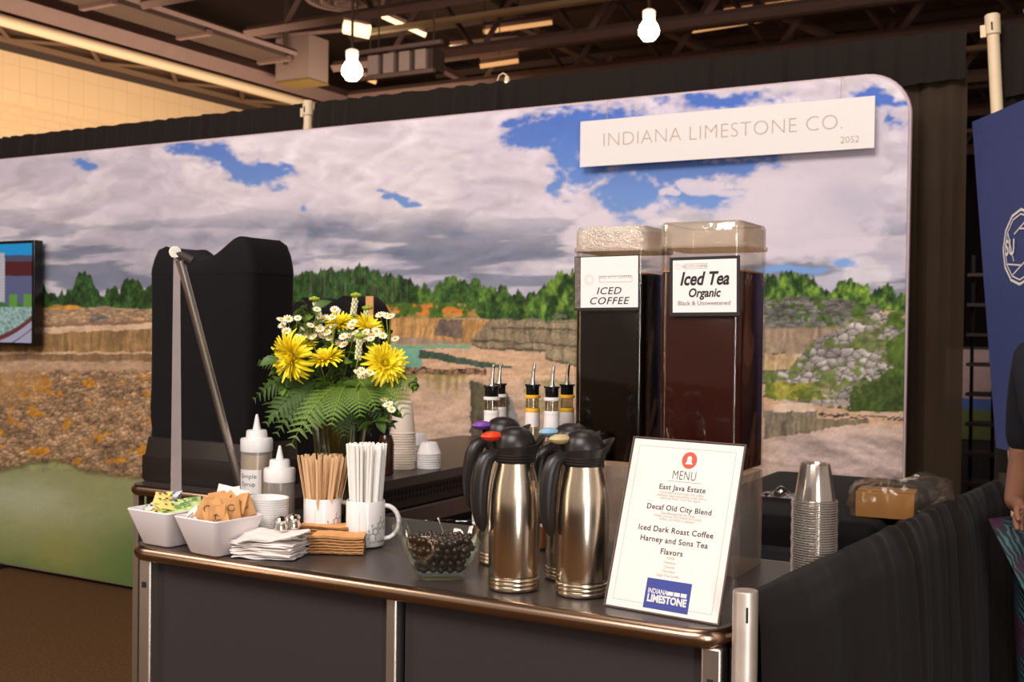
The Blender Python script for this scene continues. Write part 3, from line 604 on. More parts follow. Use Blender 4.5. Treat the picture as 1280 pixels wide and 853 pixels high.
# television at far left
t = thing('television', 'wall television cut by the left edge showing a garden path', 'television', (-6.2, YB-.06, 1.35))
TX = ony(43, 300, YB-.09).x; TZ1 = ony(43, 300, YB-.09).z; TZ0 = ony(43, 433, YB-.09).z
MB().box((TX-.56, YB-.06, (TZ0+TZ1)/2), (1.12, .06, TZ1-TZ0)).build('bezel', m_blackgl, t, world=True, bevel=.004)
def tvp(co):
    X, Y = image_coords(co); fine = fbm(X/2.2, Y/2.2, 3, 5); med = fbm(X/7, Y/7, 3, 6)
    c = C(20, 150, 214)[None]*np.ones((len(X), 1))
    c = mixc(c, (Y > 319)*1., C(74, 78, 108)); c = mixc(c, (Y > 327)*(Y < 345)*1., C(84, 24, 30)); c = mixc(c, (Y > 345)*1., C(92, 96, 130))
    c = mixc(c, (X < 6)*(Y > 316)*1., C(206, 200, 204)[None]*(.8+.2*np.sign(np.sin(Y*1.6))[:, None]*.3)); c = mixc(c, (Y > 378)*(Y < 386)*ss(.35, .5, med), C(60, 110, 50))
    for x in (14, 19, 32, 37): c = mixc(c, (np.abs(X-x) < 2.4)*(Y > 368)*(Y < 385)*1., C(96, 150, 60))
    c = mixc(c, (Y > 384)*1., C(150, 178, 170)[None]*(.5+.8*fine[:, None])); yl = 428-(X-2)*.62-((X-20)**2)*.006
    c = mixc(c, ss(-9, -6, Y-yl)*(X > -60), C(110, 50, 48)[None]*(.6+.6*fine[:, None])); c = mixc(c, ss(-2, 0, Y-yl), C(172, 164, 186)); c = mixc(c, (np.abs(Y-yl-9) < .9)*1., C(96, 84, 96))
    return np.clip(c, 0, 1)
painted_grid('screen', np.linspace(TX-1.105, TX-.018, 340), np.linspace(TZ0+.018, TZ1-.018, 180), YB-.0915, tvp, attr_mat('screen_glow', .3, 0.75), None, t)

# ================================================================== FRONT COUNTER
AX0, AX1, AY0, AY1 = -1.893, -.562, 1.672, 2.275
t = thing('bar_counter', 'front serving counter with charcoal panels and rounded metal edge rail', 'counter', ((AX0+AX1)/2, (AY0+AY1)/2, 0))
MB().prism(rrect(AX0+.008, AY0+.008, AX1-.008, AY1-.008, .05), ZT-.028, ZT-.0005).build('worktop', m_top, t, world=True, smooth=0)
MB().tube([(x, y, ZT-.0165) for x, y in rrect(AX0+.012, AY0+.012, AX1-.012, AY1-.012, .055, 8)], .0165, 12, closed=True).build('edge_rail', m_rail, t, world=True)
zc = (ZT-.03+.06)/2; hh = ZT-.03-.06
px0, px1, px2 = -1.855, -1.205, -.590
for a, b in ((px0, px1), (px1, px2)): MB().box(((a+b)/2, AY0+.045, zc), (b-a-.035, .012, hh)).build('front_panel', m_panel, t, world=True, smooth=0)
for x in (AX0+.07, AX1-.055): MB().box((x, (AY0+AY1)/2, zc), (.012, AY1-AY0-.12, hh)).build('side_panel', m_panel, t, world=True, smooth=0)
MB().box(((AX0+AX1)/2, AY1-.07, zc), (AX1-AX0-.12, .012, hh)).build('back_panel', m_panel, t, world=True, smooth=0)
for x in (px0+.01, px1, px2): 
    p = MB().box((x, AY0+.032, zc), (.024 if x == px1 else .034, .03, hh)).build('frame_post', m_post, t, world=True, bevel=.004)
for x in (px0-.012, px2+.03): MB().box((x, AY0+.045, zc), (.01, .02, hh)).build('corner_strip', m_blackgl, t, world=True)
for x in (px0+.01, px2):
    for z in (ZT-.085, .5): MB().box((x, AY0+.0155, z), (.009, .003, .012)).build('hole_shade', m_ink, t, world=True)  # dark blocks standing in for the shade inside the post holes
MB().box(((AX0+AX1)/2, (AY0+AY1)/2+.01, .03), (AX1-AX0-.1, AY1-AY0-.1, .06)).build('plinth', m_blackpl, t, world=True)

# ================================================================== BACK COUNTER on the left
BX0, BX1, BY0, BY1 = -2.60, -2.0, 2.30, 4.15
t = thing('back_counter', 'dark back counter with air grille and black drawer handles', 'counter', ((BX0+BX1)/2, (BY0+BY1)/2, 0))
MB().prism(rrect(BX0+.008, BY0+.008, BX1-.004, BY1-.008, .045), ZT-.03, ZT-.0005).build('worktop', m_top, t, world=True, smooth=0)
MB().tube([(BX1-.05, BY0+.012, ZT-.0165), (BX0+.06, BY0+.012, ZT-.0165)]+[(BX0+.06-.048*sin(R(a)), BY0+.06-.048*cos(R(a)), ZT-.0165) for a in range(15, 91, 15)]+[(BX0+.012, BY1-.06, ZT-.0165)], .0165, 12).build('edge_rail', m_rail, t, world=True)
MB().box(((BX0+BX1)/2, (BY0+BY1)/2, (ZT-.03)/2+.02), (BX1-BX0-.1, BY1-BY0-.08, ZT-.07)).build('carcass', m_panel, t, world=True, smooth=0)
g = MB().box((BX1-.035, (BY0+BY1)/2, ZT-.065), (.02, BY1-BY0-.1, .07)).build('grille_panel', m_steelblack, t, world=True, smooth=0)
mb = MB()
for k in range(86):
    for r_ in (0, 1): mb.box((BX1-.0245, BY0+.08+k*.02, ZT-.052-.018*r_), (.003, .012, .011))
mb.build('grille_slots', m_ink, t, world=True, smooth=0)['kind'] = 'stuff'
MB().box((BX1-.03, (BY0+BY1)/2, ZT-.135), (.03, BY1-BY0-.1, .06)).build('metal_band', mat('dull_dark_metal', (96, 82, 76), .35, .6), t, world=True, bevel=.006)
for k in range(3):
    y0 = BY0+.1+k*.57
    dr = MB().box((BX1-.036, y0+.27, ZT-.42), (.02, .545, .46)).build('drawer_front', m_panel, t, world=True, smooth=0)
    MB().tube([(BX1+.004, y0+.02, ZT-.205), (BX1+.004, y0+.52, ZT-.205)], .017, 10).build('handle', m_blackpl, dr, world=True)
for x, y in ((BX0+.03, BY0+.03), (BX1-.03, BY0+.03), (BX0+.03, BY1-.03)): MB().box((x, y, (ZT-.03)/2), (.022, .022, ZT-.03)).build('corner_post', m_post, t, world=True)

# ================================================================== THINGS ON THE BACK COUNTER
def loops(mb, ring_list, n=None):
    vs = []; k = len(ring_list[0])
    for r in ring_list: vs += r
    fs = [(j*k+i, j*k+(i+1) % k, (j+1)*k+(i+1) % k, (j+1)*k+i) for j in range(len(ring_list)-1) for i in range(k)]
    fs.append(tuple(reversed(range(k)))); fs.append(tuple((len(ring_list)-1)*k+i for i in range(k))); return mb.add(vs, fs)
def spandex(x0, x1, y0, y1, zb, zm, hfun, seed, wrinkle=.004):
    mb = MB(); rings = []; rr = random.Random(seed); cx, cy = (x0+x1)/2, (y0+y1)/2
    base = rrect(x0, y0, x1, y1, .035, 6)
    pts = []
    for i in range(len(base)):     # densify
        a, b = base[i], base[(i+1) % len(base)]; n = max(1, int(((a[0]-b[0])**2+(a[1]-b[1])**2)**.5/.02))
        for k in range(n): pts.append((a[0]+(b[0]-a[0])*k/n, a[1]+(b[1]-a[1])*k/n))
    def ring(s, z, f=0): return [(cx+(x-cx)*s, cy+(y-cy)*s, (z(x) if callable(z) else z)) for x, y in pts]
    for k in range(15):
        z = zb+(zm-zb)*k/14; s = 1-.012*sin(pi*k/14); w = wrinkle*max(0, 1-k/5)
        rings.append([(cx+(x-cx)*(s+w*6*sin(i*.45+k*1.3)), cy+(y-cy)*(s+w*6*sin(i*.45+k*1.3)), z) for i, (x, y) in enumerate(pts)])
    for s, q in ((1.006, -.001), (.997, .25), (.965, .62), (.91, .9), (.8, 1), (.55, 1.), (.3, .98), (.08, .97)):
        rings.append([(cx+(x-cx)*s, cy+(y-cy)*s, zm+hfun((cx+(x-cx)*s-x0)/(x1-x0), (cy+(y-cy)*s-y0)/(y1-y0))*q) for x, y in pts])
    return loops(mb, rings)
d1 = ony(181, 600, 2.385); d2 = ony(312, 600, 2.385); d3 = onz(370, 560, 1.16)
x0, x1 = d1.x, d2.x
def hA(u, v):
    return .04+.06*math.exp(-((u-.13)/.14)**2)*.75+.066*math.exp(-((u-.86)/.2)**2)
t = thing('covered_brewer', 'tall brewer hidden under a black stretch cover beside the leaning easel', 'covered machine', ((x0+x1)/2, 2.46, ZT))
spandex(x0, x1, 2.385, 2.585, 1.15, 1.645, hA, 4).build('stretch_cover', m_spandex, t, world=True)
mb = MB(); loops(mb, [[(x, y, z) for x, y in rrect(x0-.005+i, 2.37+i, x1+.01-i, 2.595, .015, 3)] for i, z in ((.004, ZT), (0, ZT+.01), (0, ZT+.075), (.006, ZT+.08), (.012, ZT+.13), (.03, ZT+.14))])
mb.build('base', m_blackpl, t, world=True)
e1 = ony(352, 500, 2.95); e2 = ony(446, 500, 2.95)
def hB(u, v): return .02+.055*math.exp(-((u-.25)/.2)**2)+.06*math.exp(-((u-.78)/.2)**2)
t = thing('covered_grinder', 'black stretch covered machine with a tan tag behind the flowers', 'covered machine', ((e1.x+e2.x)/2, 3.05, ZT))
spandex(e1.x, e2.x, 2.95, 3.16, ZT+.003, 1.52, hB, 5).build('stretch_cover', m_spandex, t, world=True)
q = ony(462, 385, 2.935); MB().box((q.x, 2.935, q.z), (.03, .003, .075), ).build('tag', m_kraft, t, world=True, label='tan paper tag')

def cup_mesh(r0, r1, h, rim, flare=0):      # upside-down cup: closed narrow end up
    return [(r1+rim, 0), (r1+rim, .004), (r1, .006), (r0, h-.003), (r0-.002, h)]
def cup_stack(px, py, d, n, step, r0, r1, h, matl, label, cat, group, name, rim=.0025, loc=None, n_seg=24, wall=None):
    p = loc if loc else at(px, py, d); p = Vector((p.x, p.y, ZT+.0005)) if not loc else loc
    mb = MB(); mb.lathe(cup_mesh(r0, r1, h, rim), n_seg, caps=False); mb.lathe([(r0-.002, h), (r0-.006, h-.002), (.001, h-.002)], n_seg, caps=False)
    first = mb.build(name, matl); tag(first, label % 'bottom one', cat, group); first.location = p
    for k in range(1, n):
        c = first.copy(); COL.objects.link(c); c.location = p+Vector((random.uniform(-1, 1)*.0006, random.uniform(-1, 1)*.0006, step*k))
        c['label'] = label % place_in(k, n)
    return p
cup_stack(503, 585, 3.72, 15, .0082, .031, .041, .105, m_cup, 'cream paper cup, %s of the tall stack on the back counter', 'cup', 'cream paper cups in the tall stack', 'paper_cup')
cup_stack(484, 585, 3.92, 14, .0082, .031, .041, .105, m_cup, 'cream paper cup, %s in the half hidden stack', 'cup', 'cream paper cups in the hidden stack', 'paper_cup')
cup_stack(536, 583, 3.74, 7, .0075, .028, .0385, .04, m_lid, 'small white cup, %s in the right short stack', 'cup', 'short stack of white cups', 'short_cup')
cup_stack(522, 580, 3.95, 8, .0075, .028, .0385, .04, m_lid, 'small white cup, %s in the rear short stack', 'cup', 'second short stack of white cups', 'short_cup')
p = at(482, 585, 3.55); mb = MB(); mb.lathe([(.022, 0), (.026, .004), (.026, .1), (.02, .12), (.018, .125)], 20)
t = mb.build('brown_bottle', mat('brown_glass', (58, 34, 24), .15, noise=.05)); t.location = (p.x, p.y, ZT+.001); tag(t, 'dark brown bottle half hidden between straws and paper cups', 'bottle')

# ================================================================== THINGS ON THE FRONT COUNTER
def stand(px, d, z=ZT+.0006, py=640):
    p = at(px, py, d); return Vector((p.x, p.y, z))
def camdir(p): return atan2(-p.y, -p.x)             # plan angle from a point towards the viewer side

# ---- leaning sign easel seen edge-on
a = stand(209, 2.50); a.x = -1.858; a.y = 1.79
top = at(221, 320, 2.46); foot = stand(302, 2.62); foot.x = -1.83; foot.y = 1.99
t = thing('sign_easel', 'grey metal sign easel seen edge-on, leaning with a round strut', 'easel', a)
dv = Vector((a.x, a.y, 0)).normalized(); 
def easel_pt(s, h): 
    b = a.lerp(top, h); return b+dv*s
mb = MB(); th = .0125; sd = Vector((-dv.y, dv.x, 0))*-1
vs = []
for h in (0, 1):
    w = .30 if h == 0 else .12
    k = 1.0 if h == 0 else .55
    for s, o in ((0, -th*k), (0, th*k), (w, th*k), (w, -th*k)): vs.append(tuple(easel_pt(s, h)+sd*o))
mb.add(vs, [(3, 2, 1, 0), (4, 5, 6, 7), (0, 1, 5, 4), (1, 2, 6, 5), (2, 3, 7, 6), (3, 0, 4, 7)])
mb.build('panel', mat('grey_panel_edge', (150, 136, 132), .5, .3), t, world=True, smooth=0)
MB().tube([top+Vector((.01, 0, -.01)), foot+Vector((0, 0, .012))], .0095, 12).build('strut', m_post, t, world=True)
MB().tube([foot, foot+Vector((0, 0, .014))], .013, 10).build('rubber_foot', m_blackpl, t, world=True)
hx = Vector(RX); MB().tube([top-hx*.012+Vector((0, 0, .012)), top+hx*.035+Vector((0, 0, -.012))], .011, 10).build('hinge_bar', m_steelblack, t, world=True)
MB().tube([top-hx*.004-dv*.012+Vector((0, 0, .008)), top-hx*.004+dv*.01+Vector((0, 0, .008))], .013, 12).build('hinge_knob', m_chrome, t, world=True)
mb = MB(); pc = at(213, 375, 2.56); pb = at(206, 600, 2.56)
mb.sheet(lambda u, v: tuple(pc.lerp(pb, v)+dv*(.02+.16*u)-sd*(-.012-.014*sin(u*3)*sin(v*pi))), 6, 12, .0015); mb.build('paper_sheet', m_paper, t, world=True)

# ---- tapered bowls and their packets
def sq_bowl(cx, cy, rz, label):
    R0, R1, H = .088/2, .134/2, .077
    def rr(h, z): return [(x, y, z) for x, y in rrect(-h, -h, h, h, min(.012, h*.35), 4)]
    mb = MB(); loops(mb, [rr(R0-.004, 0), rr(R0, .003), rr(R1, H-.002), rr(R1-.0015, H), rr(R1-.004, H-.001), rr(R0-.001, .008), rr(R0-.006, .005)])
    o = mb.build('square_bowl', m_white); o.location = (cx, cy, ZT+.0006); o.rotation_euler.z = rz; return tag(o, label, 'bowl')
B1 = (-1.812, 1.732, -.05); B2 = (-1.658, 1.716, -.09)
sq_bowl(*B1, 'white tapered square bowl of yellow, green and blue sweetener packets at the counter end')
sq_bowl(*B2, 'white tapered square bowl of brown sugar packets beside the napkins')
def packet_mesh(w, h, m_base, m_mark, seed, mark):
    mb = MB(); rr = random.Random(seed)
    def f(u, v): 
        e = sin(pi*u)*sin(pi*v); return ((u-.5)*w, (v-.5)*h, .0035*e**.6+.0012*sin(u*7+seed)*e)
    mb.sheet(f, 6, 8, .0006)
    n0 = len(mb.v)
    mb.grid(lambda u, v: ((u-.5)*w*.96, (v-.5)*h*.96, -.0036*(sin(pi*u)*sin(pi*v))**.6-.0007), 6, 8)
    mb.m = 1
    for s in (1, -1):
        z = .0052*s
        if mark == 'ring':
            for k in range(14):
                a0, a1 = k*2*pi/16+.6, (k+1)*2*pi/16+.6; r0, r1 = w*.17, w*.215
                mb.add([(r0*cos(a0), r0*sin(a0), z), (r1*cos(a0), r1*sin(a0), z), (r1*cos(a1), r1*sin(a1), z), (r0*cos(a1), r0*sin(a1), z)], [(0, 1, 2, 3)])
        elif mark == 'dots':
            for x, y in ((-.25, .2), (.1, .28), (.22, -.1), (-.15, -.25)): mb.box((x*w, y*h, z), (w*.16, h*.07, .0006))
        elif mark == 'bars':
            for y in (.18, .04, -.1): mb.box((0, y*h, z), (w*.55, h*.05, .0006))
    return mb.mesh('packet', [m_base, m_mark])
m_pk = {'brown': mat('brown_packet_paper', (206, 150, 92), .7, noise=.08, nscale=80), 'yellow': mat('yellow_packet_paper', (244, 222, 130), .6, noise=.04), 'green': mat('green_packet_paper', (196, 216, 148), .6, noise=.04), 'blue': mat('blue_packet_paper', (208, 214, 228), .6, noise=.04), 'white': mat('white_packet_paper', (240, 230, 224), .6, noise=.03)}
m_bl = mat('blue_ink', (70, 90, 150), .6, noise=0); m_br = mat('brown_ink', (84, 60, 40), .6, noise=0)
pk = {'brown': packet_mesh(.036, .047, m_pk['brown'], m_br, 1, 'ring'), 'yellow': packet_mesh(.036, .052, m_pk['yellow'], m_ink, 2, 'dots'), 'green': packet_mesh(.036, .052, m_pk['green'], mat('green_ink', (110, 150, 80), .6, noise=0), 3, 'bars'), 'blue': packet_mesh(.036, .052, m_pk['blue'], m_bl, 4, 'dots'), 'white': packet_mesh(.04, .055, m_pk['white'], m_inklt, 5, 'bars')}
rnd = random.Random(3)
def packet(kind, b, x, y, z, rot, label):
    o = bpy.data.objects.new('sugar_packet' if kind in ('brown', 'white') else 'sweetener_packet', pk[kind]); COL.objects.link(o)
    c, s = cos(b[2]), sin(b[2]); o.location = (b[0]+x*c-y*s, b[1]+x*s+y*c, ZT+z); o.rotation_euler = rot
    tag(o, label, 'packet', kind+' packets in the white bowls')
def lay(kind, b, spots, label):
    for i, (x, y, z, tx, tz, ty) in enumerate(spots): packet(kind, b, x, y, z, Euler((R(tx), R(ty), R(tz))), label)
U = rnd.uniform
lay('brown', B2, [(-.026+.0052*(i%11)+U(-.003, .003), -.022+U(-.006, .03), .078+.007*sin(i*.5)+U(-.003, .008), U(50, 85), 28+U(-32, 32), U(-35, 35)) for i in range(24)], 'brown sugar packet standing among others in the right square bowl')
lay('brown', B2, [(-.002+U(-.03, .036), .022+U(-.02, .022), .092+U(-.006, .010), U(40, 75), U(-20, 60), U(-30, 30)) for i in range(9)], 'brown sugar packet heaped at the back of the right square bowl')
lay('white', B2, [(-.038, -.008, .074, 60, 20, -30), (-.044, -.034, .066, 55, 10, -40), (-.045, .012, .068, 70, 30, -20)], 'white sugar packet leaning at the left rim of the right square bowl')
lay('white', B2, [(-.03, .04, .103, 85, 25, 12), (-.012, .044, .100, 80, 40, -10), (.004, .046, .097, 82, 30, 8)], 'white sugar packet standing up behind the brown ones')
lay('yellow', B1, [(-.012+U(-.022, .03), -.012+U(-.02, .03), .070+.003*i, U(8, 32), U(0, 90), U(-22, 22)) for i in range(9)], 'yellow sweetener packet heaped in the left square bowl')
lay('green', B1, [(.034+U(-.012, .014), -.030+.012*i, .070+.0035*i, U(12, 32), 60+U(-20, 20), U(-20, 20)) for i in range(6)], 'green sweetener packet at the right of the left square bowl')
lay('blue', B1, [(-.046+U(-.006, .012), -.034+.014*i, .070+.003*i, U(10, 35), U(-40, 10), U(-20, 0)) for i in range(6)], 'pale blue sweetener packet at the left rim of the left square bowl')

# ---- white napkins pile
rnd = random.Random(11); p0 = stand(340, 2.29)
ang = atan2(RX.y, RX.x)
for k in range(13):
    jx, jy, ja = rnd.uniform(-.007, .007), rnd.uniform(-.006, .006), rnd.uniform(-.09, .09)
    w, h = .132, .098
    lift = .03 if k > 8 else 0
    def nf(u, v, k=k): 
        x = (u-.5)*w; y = (v-.5)*h
        zz = .0011*sin(u*9+k)+.0009*sin(v*8+k*2)+.0010*sin((u+v)*13+k)+(.014*max(0, u-.55)*max(0, .6-v)*4 if k > 9 else 0)+.008*math.exp(-((u-.2)**2+(v-.8)**2)*12)*k/12
        return (x+.0015*sin(v*17+k), y+.0015*sin(u*15+k), zz)
    o = MB().sheet(nf, 14, 12, .0018).build('paper_napkin', m_tissue); o.location = (p0.x+jx, p0.y+jy, ZT+.0034+.0032*k); o.rotation_euler.z = ang-.25+ja+(.35 if k > 10 else 0)
    tag(o, 'white paper napkin, %s of the crumpled pile' % place_in(k, 13), 'napkin', 'white napkins beside the bowls')

# ---- kraft sleeves stacks
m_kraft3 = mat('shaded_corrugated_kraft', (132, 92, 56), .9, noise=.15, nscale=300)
def sleeves(px, d, n, w, h, label, gname, rot):
    p0 = stand(px, d); rnd = random.Random(int(px))
    for k in range(n):
        ph = rnd.uniform(-.3, .3)
        def f(u, v, k=k): return ((u-.5)*w*(1-.08*v), (v-.5)*h, .0016*sin(u*6.3+ph)*sin(.3+k*.1)+.0004*sin(u*30+k))
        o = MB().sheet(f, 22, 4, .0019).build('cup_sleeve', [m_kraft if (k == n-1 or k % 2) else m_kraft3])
        o.location = (p0.x+rnd.uniform(-.0016, .0016), p0.y+rnd.uniform(-.0016, .0016), ZT+.0042+.0029*k); o.rotation_euler.z = rot+rnd.uniform(-.02, .02)
        tag(o, label % place_in(k, n), 'cup sleeve', gname)
sleeves(424, 2.325, 13, .112, .058, 'brown cup sleeve, %s of the front stack', 'front stack of cup sleeves', ang-.02)
sleeves(410, 2.405, 15, .116, .055, 'brown cup sleeve, %s of the stack against the mugs', 'back stack of cup sleeves', ang-.05)

# ---- mugs with printed molecule
def mug(px, d, label, hang, art0, s=1):
    p = stand(px, d); t = thing('mug', label, 'mug', p, group='white printed mugs'); r, h = .0415*s, .098*s
    MB().lathe([(r*.8, 0), (r*.95, .003), (r, .01), (r, h-.003), (r-.0015, h), (r-.004, h-.001), (r-.004, .008), (.001, .007)], 40, caps=True).build('body', m_ceramic, t)
    ca = camdir(p); ha = ca+R(hang); c, s_ = cos(ha), sin(ha)
    pts = [((r-.003)*c, (r-.003)*s_, h*.86)]+[((r+.030*sin(pi*k/10))*c, (r+.030*sin(pi*k/10))*s_, h*.52+h*.36*cos(pi*k/10)) for k in range(0, 11)]+[((r-.003)*c, (r-.003)*s_, h*.15)]
    MB().tube(pts, .0052, 10, up=(-s_, c, 0), flat=1.4).build('handle', m_ceramic, t)
    a0 = ca+R(art0)
    def cy(x, y, o=.0004): a = a0+x/r; return ((r+o)*cos(a), (r+o)*sin(a), y)
    mb = MB()
    L = .0072; nodes = []; bonds = []
    def hexa(cx, cy_): return [(cx+L*cos(R(30+60*k)), cy_+L*sin(R(30+60*k))) for k in range(6)]
    h1 = hexa(.002, .036); h2 = hexa(.002+L*1.732, .036-.001+L*1.0+.006)
    for hx_ in (h1, h2):
        nodes += hx_; bonds += [(hx_[k], hx_[(k+1) % 6]) for k in range(6)]
    for a_, ext in ((h1[3], (-1.0, -.4)), (h1[2], (-.2, 1.3)), (h1[4], (0, -1.2)), (h2[0], (1, .5)), (h2[1], (.2, 1.2)), (h2[5], (1, -.8))):
        b_ = (a_[0]+ext[0]*L, a_[1]+ext[1]*L); nodes.append(b_); bonds.append((a_, b_))
    b_ = nodes[12]
    for ex in ((-1, .3), (-.3, -1.1), (-.2, 1.1)): c_ = (b_[0]+ex[0]*L, b_[1]+ex[1]*L); nodes.append(c_); bonds.append((b_, c_))
    for a_, b_ in bonds:
        dx, dy = b_[0]-a_[0], b_[1]-a_[1]; l = math.hypot(dx, dy); nx_, ny_ = -dy/l*.00045, dx/l*.00045; f0, f1 = .26, .74
        q = [(a_[0]+dx*f0, a_[1]+dy*f0), (a_[0]+dx*f1, a_[1]+dy*f1)]
        mb.add([cy(q[0][0]-nx_, q[0][1]-ny_), cy(q[1][0]-nx_, q[1][1]-ny_), cy(q[1][0]+nx_, q[1][1]+ny_), cy(q[0][0]+nx_, q[0][1]+ny_)], [(0, 1, 2, 3)])
    for x, y in nodes:
        for k in range(10):
            a1, a2 = k*2*pi/10, (k+1)*2*pi/10; r0, r1 = .0013, .0021
            mb.add([cy(x+r0*cos(a1), y+r0*sin(a1)), cy(x+r1*cos(a1), y+r1*sin(a1)), cy(x+r1*cos(a2), y+r1*sin(a2)), cy(x+r0*cos(a2), y+r0*sin(a2))], [(0, 1, 2, 3)])
    mb.build('printed_molecule', m_ink, t, smooth=0)
    mb = MB(); text(mb, 'CAFFEINE', .0075, lambda x, y: cy(x+.008, y+.0135), spacing=1.25); mb.build('lettering', m_ink, t, smooth=0)
    mb = MB(); mb.add([cy(-.0335, .03), cy(-.033, .03), cy(-.033, .075), cy(-.0335, .075)], [(0, 1, 2, 3)]); mb.build('thin_line', m_ink2, t, smooth=0)
    return p, r, h
M1 = mug(403, 2.44, 'white mug holding wooden stirrers, printed with a molecule', 100, 25, .98)
M2 = mug(457, 2.40, 'white mug holding white straws, printed with a molecule', 84, 28, 1.0)
def sticks(M, n, mesh, name, label, cat, group, L, spread, rb, rt, hz, seed):
    p, r, h = M; rnd = random.Random(seed)
    for k in range(n):
        a = k*2.39996+rnd.uniform(-.2, .2); q = sqrt((k+.5)/n); 
        b = Vector((p.x+rb*q*cos(a), p.y+rb*q*sin(a), ZT+.0115)); tt = Vector((p.x+rt*q*cos(a+spread), p.y+rt*q*sin(a+spread), ZT+hz+rnd.uniform(-.006, .005)))
        dirv = (tt-b).normalized(); o = bpy.data.objects.new(name, mesh); COL.objects.link(o)
        o.location = b; o.rotation_euler = (dirv.to_track_quat('Z', 'Y') @ Euler((0, 0, rnd.uniform(0, 6.28))).to_quaternion()).to_euler()
        tag(o, label, cat, group)
L1 = .178
stk = MB().box((0, 0, L1/2), (.0058, .0016, L1)).mesh('stirrer', m_wood, 0)
sticks(M1, 46, stk, 'wooden_stirrer', 'flat wooden coffee stirrer standing in the left mug', 'stirrer', 'wooden stirrers in the left mug', L1, .15, .026, .060, .172, 5)
mb = MB(); mb.lathe([(.0028, 0), (.0031, .002), (.0031, .203), (.0034, .206), (.0008, .208)], 8); stw = mb.mesh('straw', m_straw)
sticks(M2, 52, stw, 'wrapped_straw', 'white paper wrapped straw standing in the right mug', 'straw', 'wrapped straws in the right mug', .2, .1, .027, .041, .2, 6)

# ---- squeeze bottles
def squeeze(px, d, h, r, fill, liquid, label, text_=None, ts=1):
    p = stand(px, d); t = thing('squeeze_bottle', label, 'bottle', p, group='squeeze bottles'); b = h*.72 if h > .22 else h*.66
    m_b = clearmat('cloudy_plastic', (235, 222, 205), .06, .25, milk=.22)
    MB().lathe([(r*.9, 0), (r, .004), (r, b-.01), (r*.97, b-.003), (r*.9, b)], 32).build('body', m_b, t)
    MB().lathe([(r*.85, .003), (r*.93, .006), (r*.93, b*fill), (.001, b*fill)], 28).build('syrup', liquid, t)
    MB().lathe([(r*1.01, b-.012), (r*1.03, b-.01), (r*1.03, b+.014), (r*.98, b+.018), (r*.68, b+.020), (r*.66, b+.034), (r*.60, b+.037), (r*.26, b+.038), (r*.10, h-.004), (r*.06, h)], 28).build('cap', m_lid, t)
    if text_:
        ca = camdir(p); a0 = ca+R(-22)
        mb = MB(); mb.grid(lambda u, v: ((r+.0006)*cos(a0-.9+1.6*u), (r+.0006)*sin(a0-.9+1.6*u), .082+.055*v), 16, 2); mb.build('label', m_paper, t)
        mb = MB(); 
        for i, s_ in enumerate(text_): text(mb, s_, .0145, lambda x, y: ((r+.001)*cos(a0-.15+x/r), (r+.001)*sin(a0-.15+x/r), .122-i*.018+y), spacing=1.05)
        mb.build('lettering', m_ink, t, smooth=0)
squeeze(320, 2.60, .262, .036, .9, mat('clear_syrup', (196, 182, 162), .3), 'tall squeeze bottle of clear syrup with a white cap', ('Simple', 'Syrup'))
squeeze(349, 2.51, .200, .034, .62, mat('amber_syrup', (122, 68, 30), .25), 'shorter squeeze bottle half filled with amber syrup')

# ---- stack of white portion cups, right way up
p = stand(335, 2.40); mb = MB(); mb.lathe([(.026, 0), (.029, .002), (.0395, .036), (.0425, .037), (.0425, .039), (.0385, .0385), (.028, .004), (.001, .003)], 32, caps=False)
first = mb.build('portion_cup', m_lid); first.location = p
for k in range(14):
    c = first if k == 0 else first.copy()
    if k: COL.objects.link(c)
    c.location = p+Vector((.0004*sin(k), .0004*cos(k*2), .0048*k)); c.rotation_euler = (R(-.25*k*.3), R(.4*k*.3), 0)
    tag(c, 'white plastic cup, %s of the nested portion cups' % place_in(k, 14), 'cup', 'nested white portion cups')

# ---- two little shakers
for i, (px, d, lab) in enumerate(((351, 2.33, 'small glass shaker with chrome lid, left of the pair by the napkins'), (367, 2.36, 'small glass shaker with chrome lid and brown spice, right of the pair'))):
    p = stand(px, d); t = thing('spice_shaker', lab, 'shaker', p, group='spice shakers')
    MB().lathe([(.012, 0), (.0145, .002), (.0145, .036), (.011, .042)], 20).build('glass_jar', clearmat('smoky_glass', (215, 200, 180), .1), t)
    MB().lathe([(.010, .002), (.0128, .003), (.0128, .03), (.001, .032)], 16).build('spice', mat('cinnamon', (140, 88, 40), .9, noise=.3, nscale=900), t)
    MB().lathe([(.012, .040), (.0148, .042), (.0148, .052), (.0125, .056), (.012, .060), (.0145, .064), (.012, .070), (.004, .073), (.001, .073)], 20).build('chrome_lid', m_chrome, t)

# ---- glass bowl of chocolate beans
p = stand(551, 2.115); p.z = ZT+.0006; BP = p
def rad(z): return .045+(.088-.045)*(z/.088)
mb = MB(); SQ = 3.2
mb.lathe([(.038, 0), (.0445, .001), (.0465, .006)]+[(rad(z), z) for z in (.02, .04, .06, .084)]+[(.090, .088), (.0905, .0905), (.089, .0915), (.087, .089)]+[(rad(z)-.0028, z) for z in (.084, .06, .04, .02)]+[(.036, .010), (.001, .008)], 48, sq=SQ)
o = mb.build('glass_bowl', clearmat('greenish_glass', (244, 250, 246), .04, .02, k=.25)); o.location = p; o.rotation_euler.z = R(29.5+8)
tag(o, 'flared glass bowl of dark chocolate beans with a spoon', 'bowl')
bean = MB().ball((0, 0, 0), .0078, 12, 8, (1, .92, .86)).mesh('bean', m_choc, 180)
rnd = random.Random(4); nbn = 0; z = .0185; lay_ = 0; zr = R(29.5+8)
